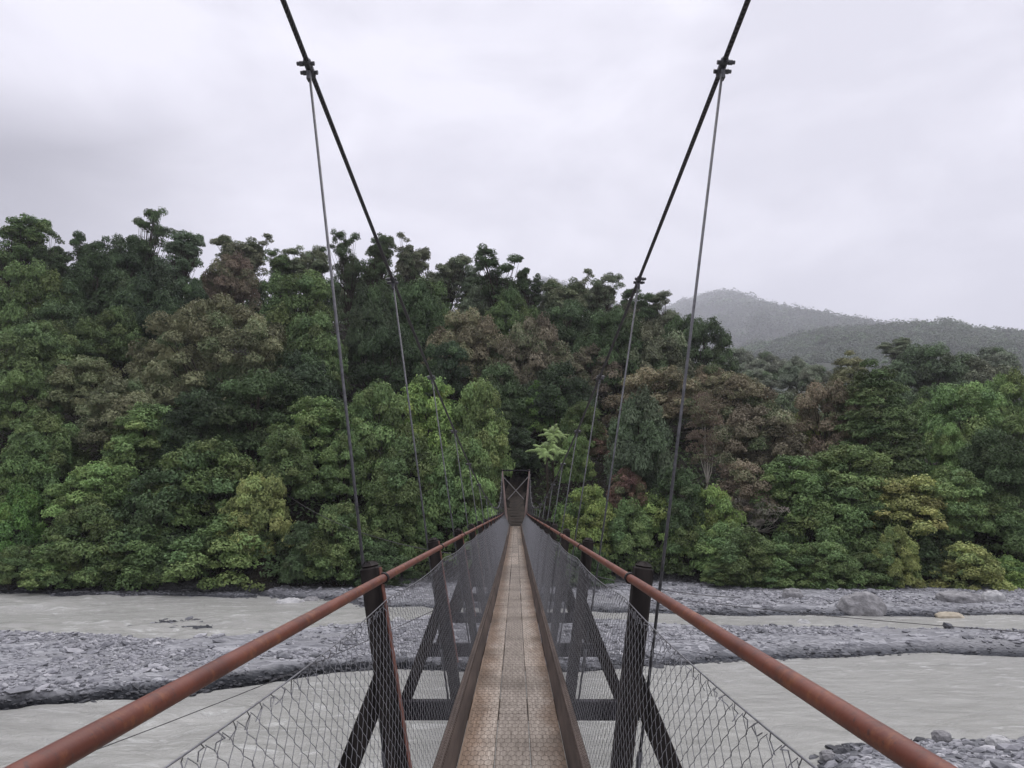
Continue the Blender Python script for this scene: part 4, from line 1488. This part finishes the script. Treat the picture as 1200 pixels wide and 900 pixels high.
# ------------------------------------------------------------------ hills up the valley
def hill(name, crest, Yc, Yfoot, zfoot, label, seed, back=400):
    """A ridge whose crest passes through the given points; front slope down towards the camera."""
    cu = np.array([c[0] for c in crest], float)
    us = np.linspace(cu[0], cu[-1], 110)
    vs_ = np.interp(us, cu, [c[1] for c in crest])
    yc = np.interp(us, cu, [c[2] if len(c) > 2 else Yc for c in crest])
    rows = []
    nt = 44
    for t in np.linspace(0, 1.25, nt):
        row = []
        for u, v, Y in zip(us, vs_, yc):
            p = P(u, v, Y)
            q = p.copy()
            if t <= 1:
                Yt = Yfoot + (Y - Yfoot) * t
                q = np.array([p[0] * (Yt / Y) ** .75, Yt, zfoot + (p[2] - zfoot) * t ** 1.15])
            else:
                q = np.array([p[0], Y + (t - 1) * back * 4, p[2] - (t - 1) * 4 * 60])
            row.append(q)
        rows.append(row)
    G = np.array(rows)
    G[..., 2] += (fbm(G[..., 0] * .012, G[..., 1] * .012, 4, seed) * .34 * (G[..., 2] - zfoot)) * np.clip(1 - np.abs(np.linspace(0, 1.25, nt) - .5)[:, None] * 2, 0, 1)
    n1 = len(us)
    idx = np.arange(nt * n1).reshape(nt, n1)
    Q = np.stack([idx[:-1, :-1], idx[:-1, 1:], idx[1:, 1:], idx[1:, :-1]], -1).reshape(-1, 4)
    o = link(name, mesh_np(name, G.reshape(-1, 3), Q, M['hillsoil'], True))
    tag(o, label, kind='structure')
    return G


def far_wood(G, n, size, seed, label, colour, lod=110):
    """A wood that reads as one mass: many small leafy crowns on a hill grid."""
    r = np.random.default_rng(seed)
    nt, n1 = G.shape[:2]
    ti = r.uniform(0.1, 1, n * 2) ** .8 * (nt / 1.25 * 1.04 - 1); ui = r.uniform(0, n1 - 1.01, n * 2)
    ti = np.minimum(ti, nt - 1.01)
    a, b = ti.astype(int), ui.astype(int)
    fa, fb = (ti - a)[:, None], (ui - b)[:, None]
    p = (G[a, b] * (1 - fa) + G[a + 1, b] * fa) * (1 - fb) + (G[a, b + 1] * (1 - fa) + G[a + 1, b + 1] * fa) * fb
    # keep what lies in the picture's field, with a margin
    ang = p[:, 0] / p[:, 1]
    p = p[(ang > -.05) & (ang < .85)][:n]
    m = len(p)
    s = size * r.uniform(.6, 1.35, m) * np.clip(p[:, 1] / 900, .75, 4)
    d = r.normal(0, 1, (m, lod, 3)); d /= np.linalg.norm(d, axis=2, keepdims=True)
    d[..., 2] = np.abs(d[..., 2]) * 1.0 - .15
    rad = r.uniform(.72, 1.1, (m, lod, 1)) * (1 + .3 * np.sin(d[..., :1] * 5 + r.uniform(0, 6, (m, 1, 1))) * np.cos(d[..., 1:2] * 5))
    c = p[:, None] + d * rad * s[:, None, None] * np.array([1, 1, .95]) + np.array([0, 0, 1]) * (s * .35)[:, None, None]
    nr = d * .8 + np.array([0, 0, .4]) + r.normal(0, .18, d.shape)
    sz = np.repeat(s * .30, lod)
    V, Q = leaves(c.reshape(-1, 3), nr.reshape(-1, 3), sz, .62, r)
    tint = np.clip(np.repeat(r.normal(.45, .17, m), lod) + r.normal(0, .06, m * lod), 0, 1)
    hue = np.clip(np.repeat(r.normal(.5, .25, m), lod), 0, 1)
    o = link('distant_forest', mesh_np('distant_forest', V, Q, M['leaf'], False, {'tint': tint, 'hue': hue}))
    tag(o, label, 'forest', kind='stuff')
    o.color = (*colour, 1)


G1 = hill('hill', [(680, 452), (780, 436), (860, 418), (920, 402), (965, 391), (1000, 389), (1060, 386), (1110, 383), (1150, 393), (1200, 397), (1300, 380), (1450, 360)], 1400, 300, 6, 'wooded ridge in light mist on the right', 71)
far_wood(G1, 3600, 8.5, 601, 'misty wood covering the nearer ridge at the right edge', (.085, .118, .068), 110)
G2 = hill('mountain', [(600, 352, 4500), (640, 330, 4500), (690, 352, 4500), (760, 372, 4500), (815, 354, 4400), (850, 346, 4200), (880, 357, 3600), (930, 370, 2900), (970, 376, 2600), (1040, 388, 2300), (1120, 400, 2200), (1250, 420, 2200)], 3000, 480, 8, 'dark wooded mountain side fading into the cloud', 72)
far_wood(G2, 6000, 9.0, 602, 'wood fading into mist on the mountain side behind the valley', (.075, .095, .068), 70)
G3 = hill('far_ridge', [(900, 372), (960, 378), (1000, 380), (1060, 386), (1130, 392), (1250, 392)], 4900, 4000, 200, 'faint far ridge in the mist', 73)

# ------------------------------------------------------------------ mist in the air
zt = max(float(g[..., 2].max()) for g in (G1, G2, G3)) + 12
mb = MB()
x0, x1, y0, y1, z0, z1 = -5200, 5200, -120, 5900, -14, zt
mb.add([(x0, y0, z0), (x1, y0, z0), (x1, y1, z0), (x0, y1, z0), (x0, y0, z1), (x1, y0, z1), (x1, y1, z1), (x0, y1, z1)],
       [(3, 2, 1, 0), (4, 5, 6, 7), (0, 1, 5, 4), (1, 2, 6, 5), (2, 3, 7, 6), (3, 0, 4, 7)])
hm = bpy.data.materials.new('mist')
hm.use_nodes = True
hm.node_tree.nodes.clear()
ho = hm.node_tree.nodes.new('ShaderNodeOutputMaterial')
hv = hm.node_tree.nodes.new('ShaderNodeVolumePrincipled')
hv.inputs['Color'].default_value = (.93, .94, 1.0, 1)
hv.inputs['Density'].default_value = .0002
hm.node_tree.links.new(hv.outputs[0], ho.inputs['Volume'])
tag(mb.build('haze', hm), 'pale mist filling the valley air', 'haze', kind='stuff')
